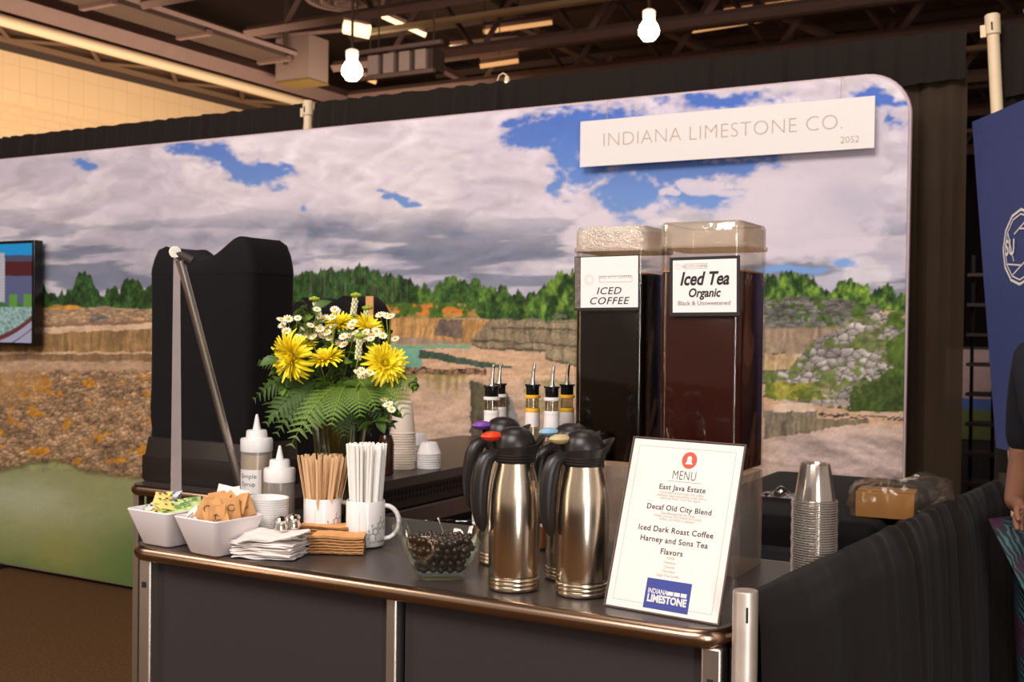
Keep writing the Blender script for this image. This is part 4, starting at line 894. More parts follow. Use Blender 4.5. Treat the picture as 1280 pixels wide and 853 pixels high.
while z < .074:
    r = rad(z)-.0135; k = 0; st_ = .0158; n = int(r/st_)+1
    for iy in range(-n, n+1):
        for ix in range(-n, n+1):
            x = (ix+.5*(iy % 2)+(.5 if lay_ % 2 else 0))*st_; y = (iy*.866+(.3 if lay_ % 2 else 0))*st_
            if (abs(x)**SQ+abs(y)**SQ)**(1/SQ) > r: continue
            if z > .066 and (x*x+y*y) > (.064)**2*(.55+.45*rnd.random()): continue
            o = bpy.data.objects.new('chocolate_bean', bean); COL.objects.link(o)
            x += rnd.uniform(-.0012, .0012); y += rnd.uniform(-.0012, .0012)
            o.location = (p.x+x*cos(zr)-y*sin(zr), p.y+x*sin(zr)+y*cos(zr), p.z+z+rnd.uniform(-.0012, .0012)); o.rotation_euler = (rnd.uniform(0, 3), rnd.uniform(0, 3), rnd.uniform(0, 3))
            tag(o, 'glossy dark chocolate coated bean in the glass bowl', 'chocolate bean', 'chocolate beans in the glass bowl'); nbn += 1
    z += .0128; lay_ += 1
print('beans', nbn)
sp0 = p+Vector((.006, .002, .075)); hd = (Vector(RX)*-.32+Vector((0, 0, 1))).normalized()
t = thing('bean_spoon', 'short metal spoon stuck in the chocolate beans', 'spoon', sp0)
MB().box((0, 0, .012), (.011, .0025, .05), taper=1.3).build('handle', m_chrome, t, bevel=.001)
MB().ball((0, 0, -.02), .012, 12, 8, (1, .4, 1.4)).build('bowl_end', m_chrome, t)
t.rotation_euler = hd.to_track_quat('Z', 'Y').to_euler()

# ---- thermal carafes
def carafe(px, py, lever_mat, colour, label):
    p = onz(px, py, ZT+.0006); t = thing('thermal_carafe', label, 'carafe', p, R(29.5+14), 'brushed steel carafes'); r = .0462; H = .228
    prof = [(.040, 0), (r-.001, .001)]
    for k in range(3): z = .002+.0072*k; prof += [(r+.0003, z+.001), (r+.0012, z+.0036), (r+.0003, z+.0062), (r-.0012, z+.0070)]
    prof += [(r-.0006, .0245), (r, .028), (r, .14), (r-.0015, .170), (r-.0045, .192), (r-.0085, .209), (r-.0115, .221), (r-.0125, H)]
    MB().lathe(prof, 64).build('body', m_steel, t)
    def lip(u, v):
        a = 2*pi*u; s = math.exp(-(min(a, 2*pi-a)/.62)**2); b = math.exp(-((a-pi)/.7)**2)
        segs = [(.0348, H-.001, 0), (.0362, H+.006, .05), (.0372, H+.014, .12), (.0388, H+.022, .45), (.0400, H+.0295, 1.0), (.0385, H+.0302, 1.0), (.0365, H+.023, .42), (.0345, H+.012, 0), (.001, H+.010, 0)]
        r_, z, w = segs[int(round(v*8))]; rr = r_+.017*s*w; zz = z+.012*s*w-.006*b*w+.006*s*w*w
        return (rr*cos(a), rr*sin(a), zz)
    MB().grid(lip, 48, 8, cu=True).build('spout_collar', m_blackpl, t)
    mb = MB()
    for k in range(3): mb.lathe([(.0362+.0004*k, H+.002+.005*k), (.0378+.0004*k, H+.0035+.005*k), (.0364+.0004*k, H+.005+.005*k)], 40, caps=False)
    mb.build('neck_ribs', m_blackpl, t)
    MB().lathe([(.036, H+.012), (.037, H+.022), (.0368, H+.034), (.033, H+.047), (.025, H+.057), (.014, H+.062), (.001, H+.0635)], 36).build('lid', m_blackpl, t)
    pts = [(-.026, 0, H+.010), (-.040, 0, H+.014), (-.053, 0, H+.006), (-.0605, 0, H-.012), (-.0645, 0, H-.036), (-.0655, 0, H-.062), (-.0645, 0, H-.088), (-.0605, 0, H-.110), (-.0575, 0, H-.124)]
    MB().tube(pts, [.008, .0125, .0155, .0170, .0172, .0162, .0145, .0115, .004], 16, up=(0, 1, 0), flat=.92).build('handle', m_blackpl, t)
    lv = MB(); lv.ball((-.043, 0, H+.046), .0138, 8, 6, (1.55, 1.15, .68)); lv.build('thumb_lever', lever_mat, t, label=colour+' thumb lever')
    MB().box((-.030, 0, H+.034), (.016, .018, .018)).build('lever_hinge', m_blackgl, t, bevel=.002)
    MB().tube([(-.040, 0, H+.04), (-.036, 0, H+.018)], .004, 8).build('lever_stem', m_blackgl, t)
carafe(642, 735, mat('red_plastic', (222, 62, 30), .35, noise=.02), 'red', 'steel carafe with red thumb lever, front left of the four')
carafe(727, 742, mat('sand_plastic', (190, 168, 120), .4, noise=.02), 'sand', 'steel carafe with sand coloured thumb lever, beside the menu')
carafe(627, 703, mat('purple_plastic', (122, 70, 160), .35, noise=.02), 'purple', 'steel carafe with purple thumb lever, behind the red one')
carafe(712, 722, mat('light_blue_plastic', (138, 176, 202), .35, noise=.02), 'light blue', 'steel carafe with light blue thumb lever, behind the sand one')

# ---- syrup bottles with pourers
def syrup(px, d, ring_c, band, label):
    p = stand(px, d); t = thing('syrup_bottle', label, 'bottle', p, group='syrup bottles behind the carafes')
    m_g = clearmat('bottle_glass', (225, 215, 200), .14, .05)
    MB().lathe([(.034, 0), (.038, .004), (.038, .17), (.035, .19), (.024, .215), (.0165, .24), (.0145, .27), (.0142, .318)], 28).build('glass', m_g, t)
    MB().lathe([(.03, .004), (.0355, .006), (.0355, .13), (.001, .131)], 24).build('syrup', mat('pale_amber_syrup', (190, 120, 50), .15, alpha=.8), t)
    MB().lathe([(.0390, .05), (.0392, .052), (.0392, .15), (.0390, .152)], 24, caps=False).build('label', m_paper, t)
    MB().lathe([(.0392, .142), (.0396, .143), (.0396, .156), (.0392, .157)], 24, caps=False).build('label_band', band, t)
    MB().lathe([(.0172, .252), (.0174, .254), (.0160, .288), (.0158, .290)], 20, caps=False).build('neck_label', m_paper, t)
    MB().lathe([(.0164, .284), (.0166, .285), (.0163, .292), (.0160, .293)], 20, caps=False).build('neck_label_edge', band, t)
    MB().lathe([(.013, .314), (.0175, .315), (.018, .318), (.0175, .321), (.013, .322)], 20).build('neck_ring', ring_c, t)
    MB().lathe([(.013, .321), (.0145, .323), (.0145, .340), (.0175, .342), (.0175, .345), (.008, .346)], 20).build('stopper', m_blackgl, t)
    MB().tube([(0, 0, .344), (0, 0, .356), (.001, 0, .372), (.004, 0, .390)], [.0068, .0045, .0038, .0034], 10).build('pour_spout', m_chrome, t)
m_yel = mat('yellow_band', (240, 180, 40), .5, noise=.03); m_wht = mat('white_band', (235, 228, 222), .5, noise=.02)
syrup(613, 2.40, m_wht, m_wht, 'syrup bottle with white ring and metal pourer, far left of the row')
syrup(622, 2.50, m_wht, m_wht, 'syrup bottle with white ring, half hidden behind the far left one')
syrup(664, 2.48, m_yel, m_yel, 'syrup bottle with yellow ring, alone in the middle of the row')
syrup(688, 2.40, m_wht, m_wht, 'syrup bottle with white ring, between two yellow ringed ones')
syrup(707, 2.50, m_yel, m_yel, 'syrup bottle with yellow ring, next to the iced coffee')

# ---- menu in slanted acrylic holder
m0 = Vector((-.793, 1.735, ZT+.0025)); rz, MW, ML, tl = -.101, .206, .291, .333
uu = Vector((cos(rz), sin(rz), 0)); nn = Vector((-sin(rz), cos(rz), 0)); vv = nn*sin(tl)+Vector((0, 0, cos(tl))); fn_ = uu.cross(vv)
def mp(x, y, o=0): return tuple(m0+uu*x+vv*y+fn_*o)       # x from left, y from bottom edge of card
t = thing('menu_holder', 'slanted clear acrylic holder with the white printed menu card', 'menu', m0+uu*MW/2+nn*.05-Vector((0, 0, .0025)))
def slab(mb, x0, x1, y0, y1, o0, o1): 
    return mb.add([mp(x, y, o) for o in (o0, o1) for x, y in ((x0, y0), (x1, y0), (x1, y1), (x0, y1))], [(3, 2, 1, 0), (4, 5, 6, 7), (0, 1, 5, 4), (1, 2, 6, 5), (2, 3, 7, 6), (3, 0, 4, 7)])
m_hold = clearmat('thin_clear_acrylic', (254, 254, 253), .01, .03, k=.12)
slab(MB(), -.001, MW+.001, 0, ML+.002, .0006, .0018).build('front_sheet', m_hold, t, world=True, smooth=0)
slab(MB(), -.001, MW+.001, 0, ML+.002, -.0026, -.0014).build('back_sheet', m_hold, t, world=True, smooth=0)
e = MB(); slab(e, MW+.001, MW+.003, 0, ML+.002, -.0026, .0018); slab(e, -.003, -.001, 0, ML+.002, -.0026, .0018); slab(e, -.003, MW+.003, ML+.002, ML+.0035, -.0026, .0018); slab(e, -.003, MW+.003, -.002, 0, -.0026, .0018)
e.build('sheet_edges', mat('acrylic_edge', (120, 104, 98), .1, alpha=.7, noise=0), t, world=True, smooth=0)
bq = [m0+uu*x+nn*y for x, y in ((0, 0), (MW, 0), (MW, .13), (0, .13))]
MB().add([tuple(q-Vector((0, 0, .0022))) for q in bq]+[tuple(q) for q in bq], [(3, 2, 1, 0), (4, 5, 6, 7), (0, 1, 5, 4), (1, 2, 6, 5), (2, 3, 7, 6), (3, 0, 4, 7)]).build('base_sheet', m_hold, t, world=True, smooth=0)
card = slab(MB(), .0005, MW-.0005, .0005, ML, -.0012, .0003).build('menu_card', m_paper, t, world=True, smooth=0)
def mtext(s, xc, y, size, matl, name='lettering', **k):
    mb = MB(); text(mb, s, size, lambda a, b: mp(xc+a, y+b, .00045), **k); o = mb.build(name, matl, card, smooth=0); o.parent = card; o.matrix_parent_inverse = (pm(t) @ card.matrix_parent_inverse).inverted() if False else Matrix.Identity(4); return o
# the card keeps world coordinates through its own inverse, so its children need none
CX = MW*.525
def my(y): return ML*(1-y)
ink = MB(); pale = MB()
lines = [('MENU', .203, .0225, -.0002, .70), ('East Java Estate', .278, .0128, .00025, 1.0), ('Decaf Old City Blend', .400, .0128, .00025, 1.0), ('Iced Dark Roast Coffee', .528, .0134, .00025, 1.0), ('Harney and Sons Tea', .588, .0134, .00025, 1.0), ('Flavors', .652, .0134, .00025, 1.0)]
for s_, y, sz, of, sx in lines: text(ink, s_, sz, lambda a, b: mp(CX-.002+a, my(y)+b, .00045), offset=of, sx=sx, spacing=1.08)
small = [('Full bodied and smooth, this coffee', .309), ('combines spice and earthy notes with a', .326), ('delicious finish. From the region', .343), ('Decaffeinated by the Swiss', .431), ('Water process. Rich blend of Central', .448), ('Sweet, and finish is pleasant', .465),
         ('Vanilla', .684), ('Hazelnut', .710), ('Caramel', .735), ('Chocolate', .760), ('Sugar Free Vanilla', .785)]
for s_, y in small: text(pale, s_, .0066, lambda a, b: mp(CX-.002+a, my(y)+b, .00045), sx=.88)
ink.build('lettering', m_ink, t, world=True, smooth=0)
for a, b, c, d in ((.012, .0126, .012, ML-.012), (MW-.0126, MW-.012, .012, ML-.012)): pale.add([mp(a, c, .00045), mp(b, c, .00045), mp(b, d, .00045), mp(a, d, .00045)], [(0, 1, 2, 3)])
for y in (.012, ML-.012): pale.add([mp(.012, y, .00045), mp(MW-.012, y, .00045), mp(MW-.012, y+.0006, .00045), mp(.012, y+.0006, .00045)], [(0, 1, 2, 3)])
pale.add([mp(CX-.033, my(.237), .00045), mp(CX+.033, my(.237), .00045), mp(CX+.033, my(.240), .00045), mp(CX-.033, my(.240), .00045)], [(0, 1, 2, 3)])
pale.build('fine_print', m_inklt, t, world=True, smooth=0)
mb = MB(); rr_ = .0140; cxx, cyy = CX+.003, my(.108)
mb.add([mp(cxx+rr_*cos(2*pi*k/32), cyy+rr_*1.05*sin(2*pi*k/32), .00045) for k in range(32)], [tuple(range(32))]); mb.build('red_emblem', mat('red_ink', (232, 82, 56), .5, noise=0), t, world=True, smooth=0)
mb = MB(); bell = [(-.0062, -.0062), (.0062, -.0062), (.0062, -.0045), (.0042, -.0030), (.0040, .0035), (.0030, .0058), (0, .0070), (-.0030, .0058), (-.0040, .0035), (-.0042, -.0030), (-.0062, -.0045)]
mb.add([mp(cxx+x*1.05, cyy+y*1.1, .0006) for x, y in bell], [tuple(range(len(bell)))]); mb.build('white_bell_mark', m_paper, t, world=True, smooth=0)
mb = MB(); lx0, lx1, ly0, ly1 = CX-.038, CX+.044, .004, my(.815)+.0
ly0 = .006; ly1 = ly0+.0495
mb.add([mp(lx0, ly0, .00045), mp(lx1, ly0, .00045), mp(lx1, ly1, .00045), mp(lx0, ly1, .00045)], [(0, 1, 2, 3)]); mb.build('blue_logo_square', mat('blue_logo_ink', (52, 66, 152), .45, noise=.02), t, world=True, smooth=0)
mb = MB(); lc = (lx0+lx1)/2
text(mb, 'INDIANA', .0118, lambda a, b: mp(lx0+.0045+a, ly0+.0285+b, .0006), align='LEFT', sx=.74, offset=.0002)
text(mb, 'LIMESTONE', .0165, lambda a, b: mp(lc+a, ly0+.0165+b, .0006), sx=.84, offset=.0007)
mb.build('logo_lettering', m_paper, t, world=True, smooth=0)
for k in range(3): x = lx0+.0405+k*.0122; MB().add([mp(x, ly0+.0255, .0006), mp(x+.0106, ly0+.0255, .0006), mp(x+.0106, ly0+.0318, .0006), mp(x, ly0+.0318, .0006)], [(0, 1, 2, 3)]).build('logo_block', m_paper, t, world=True, smooth=0)

# ---- drink dispensers
m_tea = mat('brewed_tea', (50, 14, 10), .2, noise=.18, nscale=5, spec=.3); m_cof = mat('cold_coffee', (8, 4, 3), .25, noise=.1, spec=.2)
m_foam = mat('tea_foam', (200, 150, 100), .6, noise=.1)
def dispenser(cx, cy, w, liquid, label, zl, frost, foam):
    t = thing('drink_dispenser', label, 'dispenser', (cx, cy, ZT+.0006), group='clear drink dispensers'); h = w/2; Z0, Z1, Z2 = .192, .632, .680
    def q(i, z): return [(x, y, z) for x, y in rrect(-h+i, -h+i, h-i, h-i, max(.004, .022-i), 6)]
    mb = MB(); loops(mb, [q(.004, Z0), q(.001, Z0+.002), q(0, Z0+.006), q(0, Z1), q(.0035, Z1), q(.0035, Z0+.006), q(.01, Z0+.004)]); mb.build('tank', m_acryl, t)
    mb = MB(); loops(mb, [q(.0042, Z0+.007), q(.0042, zl-.003), q(.006, zl), q(.03, zl)]); mb.build('drink', liquid, t)
    mb = MB(); loops(mb, [q(.0042, zl+.0002), q(.0042, zl+.0035), q(.009, zl+.0035), q(.009, zl+.0002)]); mb.build('foam_line', foam, t)
    mb = MB(); loops(mb, [q(-.002, Z1-.004), q(-.003, Z1-.002), q(-.003, Z1+.004), q(.001, Z1+.006), q(.001, Z2-.008), q(.005, Z2-.001), q(.010, Z2), q(.012, Z2-.003), q(.0045, Z2-.010), q(.0045, Z1-.003)]); mb.build('lid_rim', frost, t)
    mb = MB(); loops(mb, [q(.010, Z2-.004), q(.010, Z2-.001), q(.012, Z2-.001), q(.012, Z2-.004)]); mb.build('lid_top', m_thin, t)
    def e(i, z): return [(x, y, z) for x, y in rrect(-h*.97+i, -h*.97+i, h*.97-i, h*.97-i, .012, 4)]
    mb = MB(); loops(mb, [e(0, 0), e(0, Z0-.003), e(.003, Z0-.003), e(.003, 0)]); mb.build('base_stand', clearmat('clear_stand_plastic', (240, 236, 232), .12, .12, bump=.15, bscale=30, milk=.08), t)
    MB().tube([(0, -h+.002, Z0+.03), (0, -h-.03, Z0+.03)], .012, 12).tube([(0, -h-.026, Z0+.045), (0, -h-.026, Z0-.005)], .009, 10).build('spigot', m_blackpl, t)
    MB().box((0, -h-.026, Z0+.055), (.012, .02, .02)).build('spigot_lever', m_blackpl, t)
    MB().tube([(0, 0, Z0+.012), (0, 0, zl+.03)], .014, 12).build('ice_core', m_thin, t)
    return t, h
m_frost = clearmat('frosty_acrylic', (246, 236, 224), .12, .1, k=.25, milk=.26, bump=1., bscale=240)
m_frost2 = clearmat('smooth_lid_acrylic', (250, 242, 230), .10, .06, k=.25, milk=.16, bump=.3, bscale=50)
m_foamd = mat('coffee_line', (150, 100, 60), .5, noise=.1)
fr = at(925, 500, 2.125); TXc, TYc = fr.x-.086, fr.y+.086
T1, h1_ = dispenser(TXc, TYc, .172, m_tea, 'clear square dispenser of dark red iced tea', .582, m_frost2, m_foam)
fl = at(713, 500, 2.34); KX, KY = fl.x+.0815, fl.y+.0815
T2, h2_ = dispenser(KX, KY, .163, m_cof, 'clear square dispenser of black iced coffee left of the tea', .580, m_frost, m_foamd)
# taped labels
def label_plate(T, cx, cy, h, x0, z0, x1, z1, tilt, border, name):
    y = cy-h-.0035
    o = thing.__name__ and None
    def P(a, b, o=0): 
        w_, h_ = x1-x0, z1-z0; a_, b_ = a-w_/2, b-h_/2; c, s = cos(tilt), sin(tilt)
        return (x0+w_/2+a_*c-b_*s, y-o, z0+h_/2+a_*s+b_*c)
    return P, x1-x0, z1-z0
def plate(P, a0, b0, a1, b1, o0, o1):
    return MB().add([P(a, b, o) for o in (o0, o1) for a, b in ((a0, b0), (a1, b0), (a1, b1), (a0, b1))], [(0, 1, 2, 3), (7, 6, 5, 4), (0, 4, 5, 1), (1, 5, 6, 2), (2, 6, 7, 3), (3, 7, 4, 0)])
yT = TYc-h1_; a = ony(837, 395, yT); b = ony(925, 320, yT)
P, w_, h_ = label_plate(T1, TXc, TYc, h1_, a.x+.001, a.z, b.x+.002, b.z, .012, 0, 't')
plate(P, 0, 0, w_, h_, 0, .0015).build('label_frame', m_ink, T1, world=True, smooth=0)
plate(P, .007, .007, w_-.006, h_-.006, .0016, .0022).build('label_card', m_paper, T1, world=True, smooth=0)
mb = MB(); text(mb, 'Iced Tea', .0355, lambda x, y: P(w_*.5+x, h_*.62+y, .0026), shear=.28, offset=.0010, sx=.80); text(mb, 'Organic', .0235, lambda x, y: P(w_*.5+x, h_*.385+y, .0026), shear=.22, offset=.0006, sx=.85); mb.build('lettering', m_ink, T1, world=True, smooth=0)
mb = MB(); text(mb, 'Black & Unsweetened', .0120, lambda x, y: P(w_*.5+x, h_*.215+y, .0026), offset=.0001); text(mb, 'OLD CITY COFFEE', .0062, lambda x, y: P(w_*.36+x, h_*.84+y, .0026))
mb.build('small_lettering', m_ink2, T1, world=True, smooth=0)
def stamp(P, cx, cy, r, bx, bw, bh, T):
    mb = MB()
    for k in range(20):
        for r0, r1 in ((r*.94, r), (r*.62, r*.67)):
            a0, a1 = k*2*pi/20, (k+.75)*2*pi/20; mb.add([P(cx+q*cos(g), cy+q*sin(g), .0026) for q, g in ((r0, a0), (r1, a0), (r1, a1), (r0, a1))], [(0, 1, 2, 3)])
    for x0_, y0_, x1_, y1_ in ((bx, cy-bh, bx+bw, cy-bh+.0006), (bx, cy+bh, bx+bw, cy+bh+.0006), (bx, cy-bh, bx+.0006, cy+bh), (bx+bw, cy-bh, bx+bw+.0006, cy+bh+.0006)): mb.add([P(x0_, y0_, .0026), P(x1_, y0_, .0026), P(x1_, y1_, .0026), P(x0_, y1_, .0026)], [(0, 1, 2, 3)])
    mb.build('printed_stamp', m_inklt, T, world=True, smooth=0)
stamp(P, w_*.13, h_*.84, .0055, w_*.22, w_*.32, .0045, T1)
yK = KY-h2_; a = ony(719, 387, yK); b = ony(800, 319, yK)
P, w_, h_ = label_plate(T2, KX, KY, h2_, a.x, a.z, b.x, b.z, .01, 0, 'c')
plate(P, 0, -.002, w_+.001, h_, 0, .0015).build('label_frame', m_ink, T2, world=True, smooth=0)
plate(P, .0015, .003, .013, h_-.002, .0016, .0020).build('foil_edge', mat('crinkled_foil', (150, 136, 132), .3, .7, bump=.8, bscale=90), T2, world=True, smooth=0)
plate(P, .0145, .004, w_-.001, h_-.002, .0016, .0022).build('label_card', m_paper, T2, world=True, smooth=0)
mb = MB(); text(mb, 'ICED', .0205, lambda x, y: P(w_*.54+x, h_*.34+y, .0026), shear=.25, offset=.0001, sx=1.15, spacing=1.1); text(mb, 'COFFEE', .0205, lambda x, y: P(w_*.54+x, h_*.155+y, .0026), shear=.25, offset=.0001, sx=1.15, spacing=1.1); mb.build('lettering', m_ink, T2, world=True, smooth=0)
mb = MB(); text(mb, 'OLD CITY COFFEE', .0075, lambda x, y: P(w_*.64+x, h_*.60+y, .0026), spacing=1.2); mb.build('small_lettering', m_inklt, T2, world=True, smooth=0)
stamp(P, w_*.24, h_*.56, .0105, w_*.40, w_*.50, .0060, T2)

# ---- stack of clear plastic cups
pc = stand(1017, 2.06, ZT+.0006, 715); pc = Vector((onz(1017, 716, ZT).x, onz(1017, 716, ZT).y, ZT+.0006))
mb = MB(); mb.lathe([(.0425, 0), (.0442, .0012), (.0430, .003), (.0392, .0042), (.0288, .071), (.0275, .0735), (.025, .0735), (.023, .069)], 40, caps=False); mb.lathe([(.023, .069), (.001, .0695)], 40, caps=False); mb.m = 1; mb.lathe([(.0428, -.0001), (.0446, .0010), (.0434, .0026)], 40, caps=False)
m_pc = clearmat('clear_cup_plastic', (238, 234, 230), .30, .16, milk=.05)
first = mb.build('plastic_cup', [m_pc, clearmat('cup_rim_plastic', (240, 236, 232), .50, .12, milk=.18)], smooth=50); first.location = pc
for k in range(30):
    c = first if k == 0 else first.copy()
    if k: COL.objects.link(c)
    c.location = pc+Vector((.0005*sin(k*1.3), .0005*cos(k*2.1), .0048*k)); tag(c, 'clear plastic cup, %s of the stack by the drape' % place_in(k, 30), 'cup', 'stack of clear plastic cups')

# ---- silver drape post at the counter corner and the side drape
pp = at(932, 740, 1.735)
t = thing('corner_post', 'short silver post with a dark slot at the counter corner', 'post', (pp.x, pp.y, 0)); zt = pp.z+.002; r = .0196
MB().lathe([(r, .01), (r, zt-.003), (r*.95, zt), (.001, zt)], 32).build('tube', m_galv, t)
MB().box((0, 0, .005), (.3, .25, .01)).build('base_plate', m_steelblack, t)
a_ = camdir(pp)+R(8); mb = MB()
mb.grid(lambda u, v: ((r+.0004)*cos(a_-.09+.18*u), (r+.0004)*sin(a_-.09+.18*u), zt-.022-.024*v), 4, 4); mb.build('slot', m_ink, t)
d0 = ony(941, 738, 1.74); dend = Vector((onz(1246, 599, 1.03).x, onz(1246, 599, 1.03).y, 1.028))
t = thing('side_drape', 'black cloth draped over the low rail at the right side', 'drape', (d0.x, (d0.y+dend.y)/2, 0))
LN = (dend-d0).length; dd = (dend-d0).normalized(); sn = Vector((dd.y, -dd.x, 0))
def gath(s): return .06+1.1*math.exp(-((s-.88)/.13)**2)+1.2*math.exp(-((s-1.42)/.22)**2)+.5*math.exp(-((s-2.1)/.2)**2)
def sdr(u, v):
    s = u*LN; amp = gath(s)
    prof = [(-.012, -.030), (-.013, -.022), (-.013, -.012), (-.009, -.003), (0, 0), (.010, -.004), (.020, -.022), (.034, -.07), (.040, -.15), (.046, -.3), (.052, -.5), (.056, -.7), (.058, -.99)]
    f = v*12; i = min(11, int(f)); k = f-i; o = prof[i][0]*(1-k)+prof[i+1][0]*k; z = prof[i][1]*(1-k)+prof[i+1][1]*k
    depth = max(0, v-.33); o = o*min(1, .25+s/.25)
    sw = s+depth*.16*math.exp(-((s-1.0)/.25)**2)*-1+depth*.14*math.exp(-((s-1.6)/.3)**2)*-1
    fo = amp*(.0100*sin(sw*62+1)+.006*sin(sw*97+2))*max(.25, 1-depth*1.5)*(1 if v > .2 else .5)+depth*(.022*sin(sw*9+.5)+.010*sin(sw*21+2))
    bulge = .010*amp*(.5+.5*sin(sw*62+1))*math.exp(-((v-.36)/.09)**2)
    sag = .012*math.sin(pi*min(1, s/.9)) if s < .9 else 0
    P_ = d0+dd*s+sn*(o+fo*(1 if v > .34 else .4))
    return (P_.x, P_.y, P_.z+z+bulge)
MB().grid(sdr, 170, 48).build('cloth', m_drape, t, world=True)
MB().tube([d0+dd*.05+Vector((0, 0, -.018)), dend+Vector((0, 0, -.018))], .007, 10).build('rail', m_galv, t, world=True)
t = thing('far_drape_post', 'short dark post at the far end of the side drape', 'post', (dend.x+.02, dend.y+.04, 0))
MB().lathe([(.019, .01), (.019, 1.045), (.001, 1.047)], 20).build('tube', m_steelblack, t); MB().box((0, 0, .005), (.28, .28, .01)).build('base_plate', m_steelblack, t)

# ---- black covered table behind, box in a plastic bag
t = thing('covered_table', 'low black covered table behind the clear cups', 'table', (-.86, 3.35, 0))
mb = MB(); 
def ct(u, v): return None
loops(mb, [[(x, y, z) for x, y in rrect(-1.16+i, 2.98+i, -.60-i, 4.0-i, .03, 4)] for i, z in ((-.02, .02), (-.008, .5), (0, .96), (.004, .985), (.015, .997), (.05, 1.0), (.2, 1.0))]); mb.build('stretch_cover', m_spandex, t, world=True)
for x in (-1.08, -.7):
    for y in (3.1, 3.9): MB().box((x, y, .01), (.03, .03, .02)).build('foot', m_blackpl, t, world=True)
t = thing('covered_case', 'black covered case between the cups and the boxed bag', 'case', (-.72, 2.78, 0))
mb = MB(); loops(mb, [[(x, y, z) for x, y in rrect(-1.02+i, 2.62+i, -.60-i, 2.92-i, .02, 4)] for i, z in ((0, .001), (0, .90), (.004, .925), (.015, .935), (.1, .936))]); mb.build('stretch_cover', m_spandex, t, world=True)
MB().box((-.81, 2.6175, .80), (.08, .006, .02)).build('handle', m_blackpl, t, world=True)
bx = onz(1092, 648, 1.0006); 
t = thing('cardboard_box', 'small brown cardboard box inside a clear plastic bag', 'box', (bx.x+.02, bx.y+.07, 1.0008), R(6))
MB().box((0, 0, .034), (.15, .13, .068)).build('carton', mat('box_cardboard', (160, 112, 54), .75, noise=.12, nscale=20), t, bevel=.002)
mb = MB(); mb.box((0, 0, .0683), (.15, .018, .0006)); mb.build('tape_strip', mat('shiny_tape', (196, 156, 100), .15), t)
t = thing('plastic_bag', 'crinkled clear plastic bag wrapped around the cardboard box', 'bag', (bx.x+.02, bx.y+.07, 1.0008), R(6))
mb = MB(); rnd = random.Random(8)
def bag(u, v):
    a = 2*pi*u; q = (abs(cos(a))**5+abs(sin(a))**5)**(-1/5); s = [.75, 1.05, 1.12, 1.08, .98, .7, .35, .05][int(round(v*7))]; z = [.0, .004, .03, .066, .082, .088, .092, .090][int(round(v*7))]
    wr = 1+.05*sin(a*13+v*9)+.03*sin(a*29+v*17); ext = .07*max(0, cos(a-.5))**3*(1 if v > .15 else .2)
    return ((.086*q*cos(a)*s+ext)*wr, .076*q*sin(a)*s*wr, z+.008*sin(a*7+v*11)*(1 if v > .3 else 0)+ext*.35)
mb.grid(bag, 60, 7, cu=True); mb.build('film', clearmat('clear_film', (251, 247, 240), .03, .12, k=.22, bump=1., bscale=40, milk=.02), t)
q = onz(975, 632, 1.0); t = MB().grid(lambda u, v: ((u-.5)*.12, (v-.5)*.1, .012+.018*sin(u*9)*sin(v*8)*sin(pi*u)*sin(pi*v)+.012*sin(pi*u)*sin(pi*v)), 14, 12).build('plastic_wrapper', clearmat('grey_film', (200, 192, 200), .25, .12, bump=1., bscale=60)); t.location = (q.x-.03, q.y+.1, 1.002); tag(t, 'crumpled clear plastic wrapper on the covered table behind the tea', 'wrapper')

# ================================================================== FLOWERS
VB = stand(423, 2.60)
t = thing('glass_vase', 'clear glass vase of yellow flowers and fern behind the mugs', 'vase', VB)
MB().lathe([(.045, 0), (.048, .003), (.052, .1), (.058, .2), (.064, .245), (.062, .246), (.056, .2), (.050, .1), (.045, .012), (.001, .010)], 40).build('glass', clearmat('vase_glass', (216, 226, 206), .08, .03), t)
MB().lathe([(.043, .013), (.048, .1), (.052, .165), (.001, .166)], 32).build('water', clearmat('vase_water', (196, 206, 160), .03, .03), t)
HUB = VB+Vector((0, 0, .25))
def bez(a, b, c, n):
    return [a*(1-k/n)**2+b*2*(k/n)*(1-k/n)+c*(k/n)**2 for k in range(n+1)]
def stem_from_vase(tip, r=.0016, sway=.5):
    rr = random.Random(int(tip.x*1e4)); base = VB+Vector((rr.uniform(-.03, .03), rr.uniform(-.03, .03), .02))
    hub = HUB+Vector((rr.uniform(-.03, .03), rr.uniform(-.03, .03), -.01)); up = hub.lerp(tip, .5)+Vector((0, 0, .03*sway))
    return [base, hub]+bez(hub, up, tip, 6)[1:]
def frame(zdir, roll=0):
    q = zdir.normalized().to_track_quat('Z', 'Y'); return (q @ Euler((0, 0, roll)).to_quaternion()).to_matrix().to_4x4()
def petal(mb, r0, L, e0, e1, w, az, curl=0):
    segs = 5; pts = []; r, z = r0, 0
    for k in range(segs+1):
        f = k/segs; ww = w*(.55+.9*f)*(1-.75*max(0, f-.55)/.45); pts.append((r, z, ww)); e = R(e0+(e1-e0)*f); r += cos(e)*L/segs; z += sin(e)*L/segs
    c, s_ = cos(az), sin(az); vs = []
    for r, z, ww in pts: 
        for q in (-1, 0, 1): vs.append((r*c-q*ww*s_, r*s_+q*ww*c, z+(0 if q else -ww*.45)))
    mb.add(vs, [(k*3+j, k*3+j+1, (k+1)*3+j+1, (k+1)*3+j) for k in range(segs) for j in range(2)])
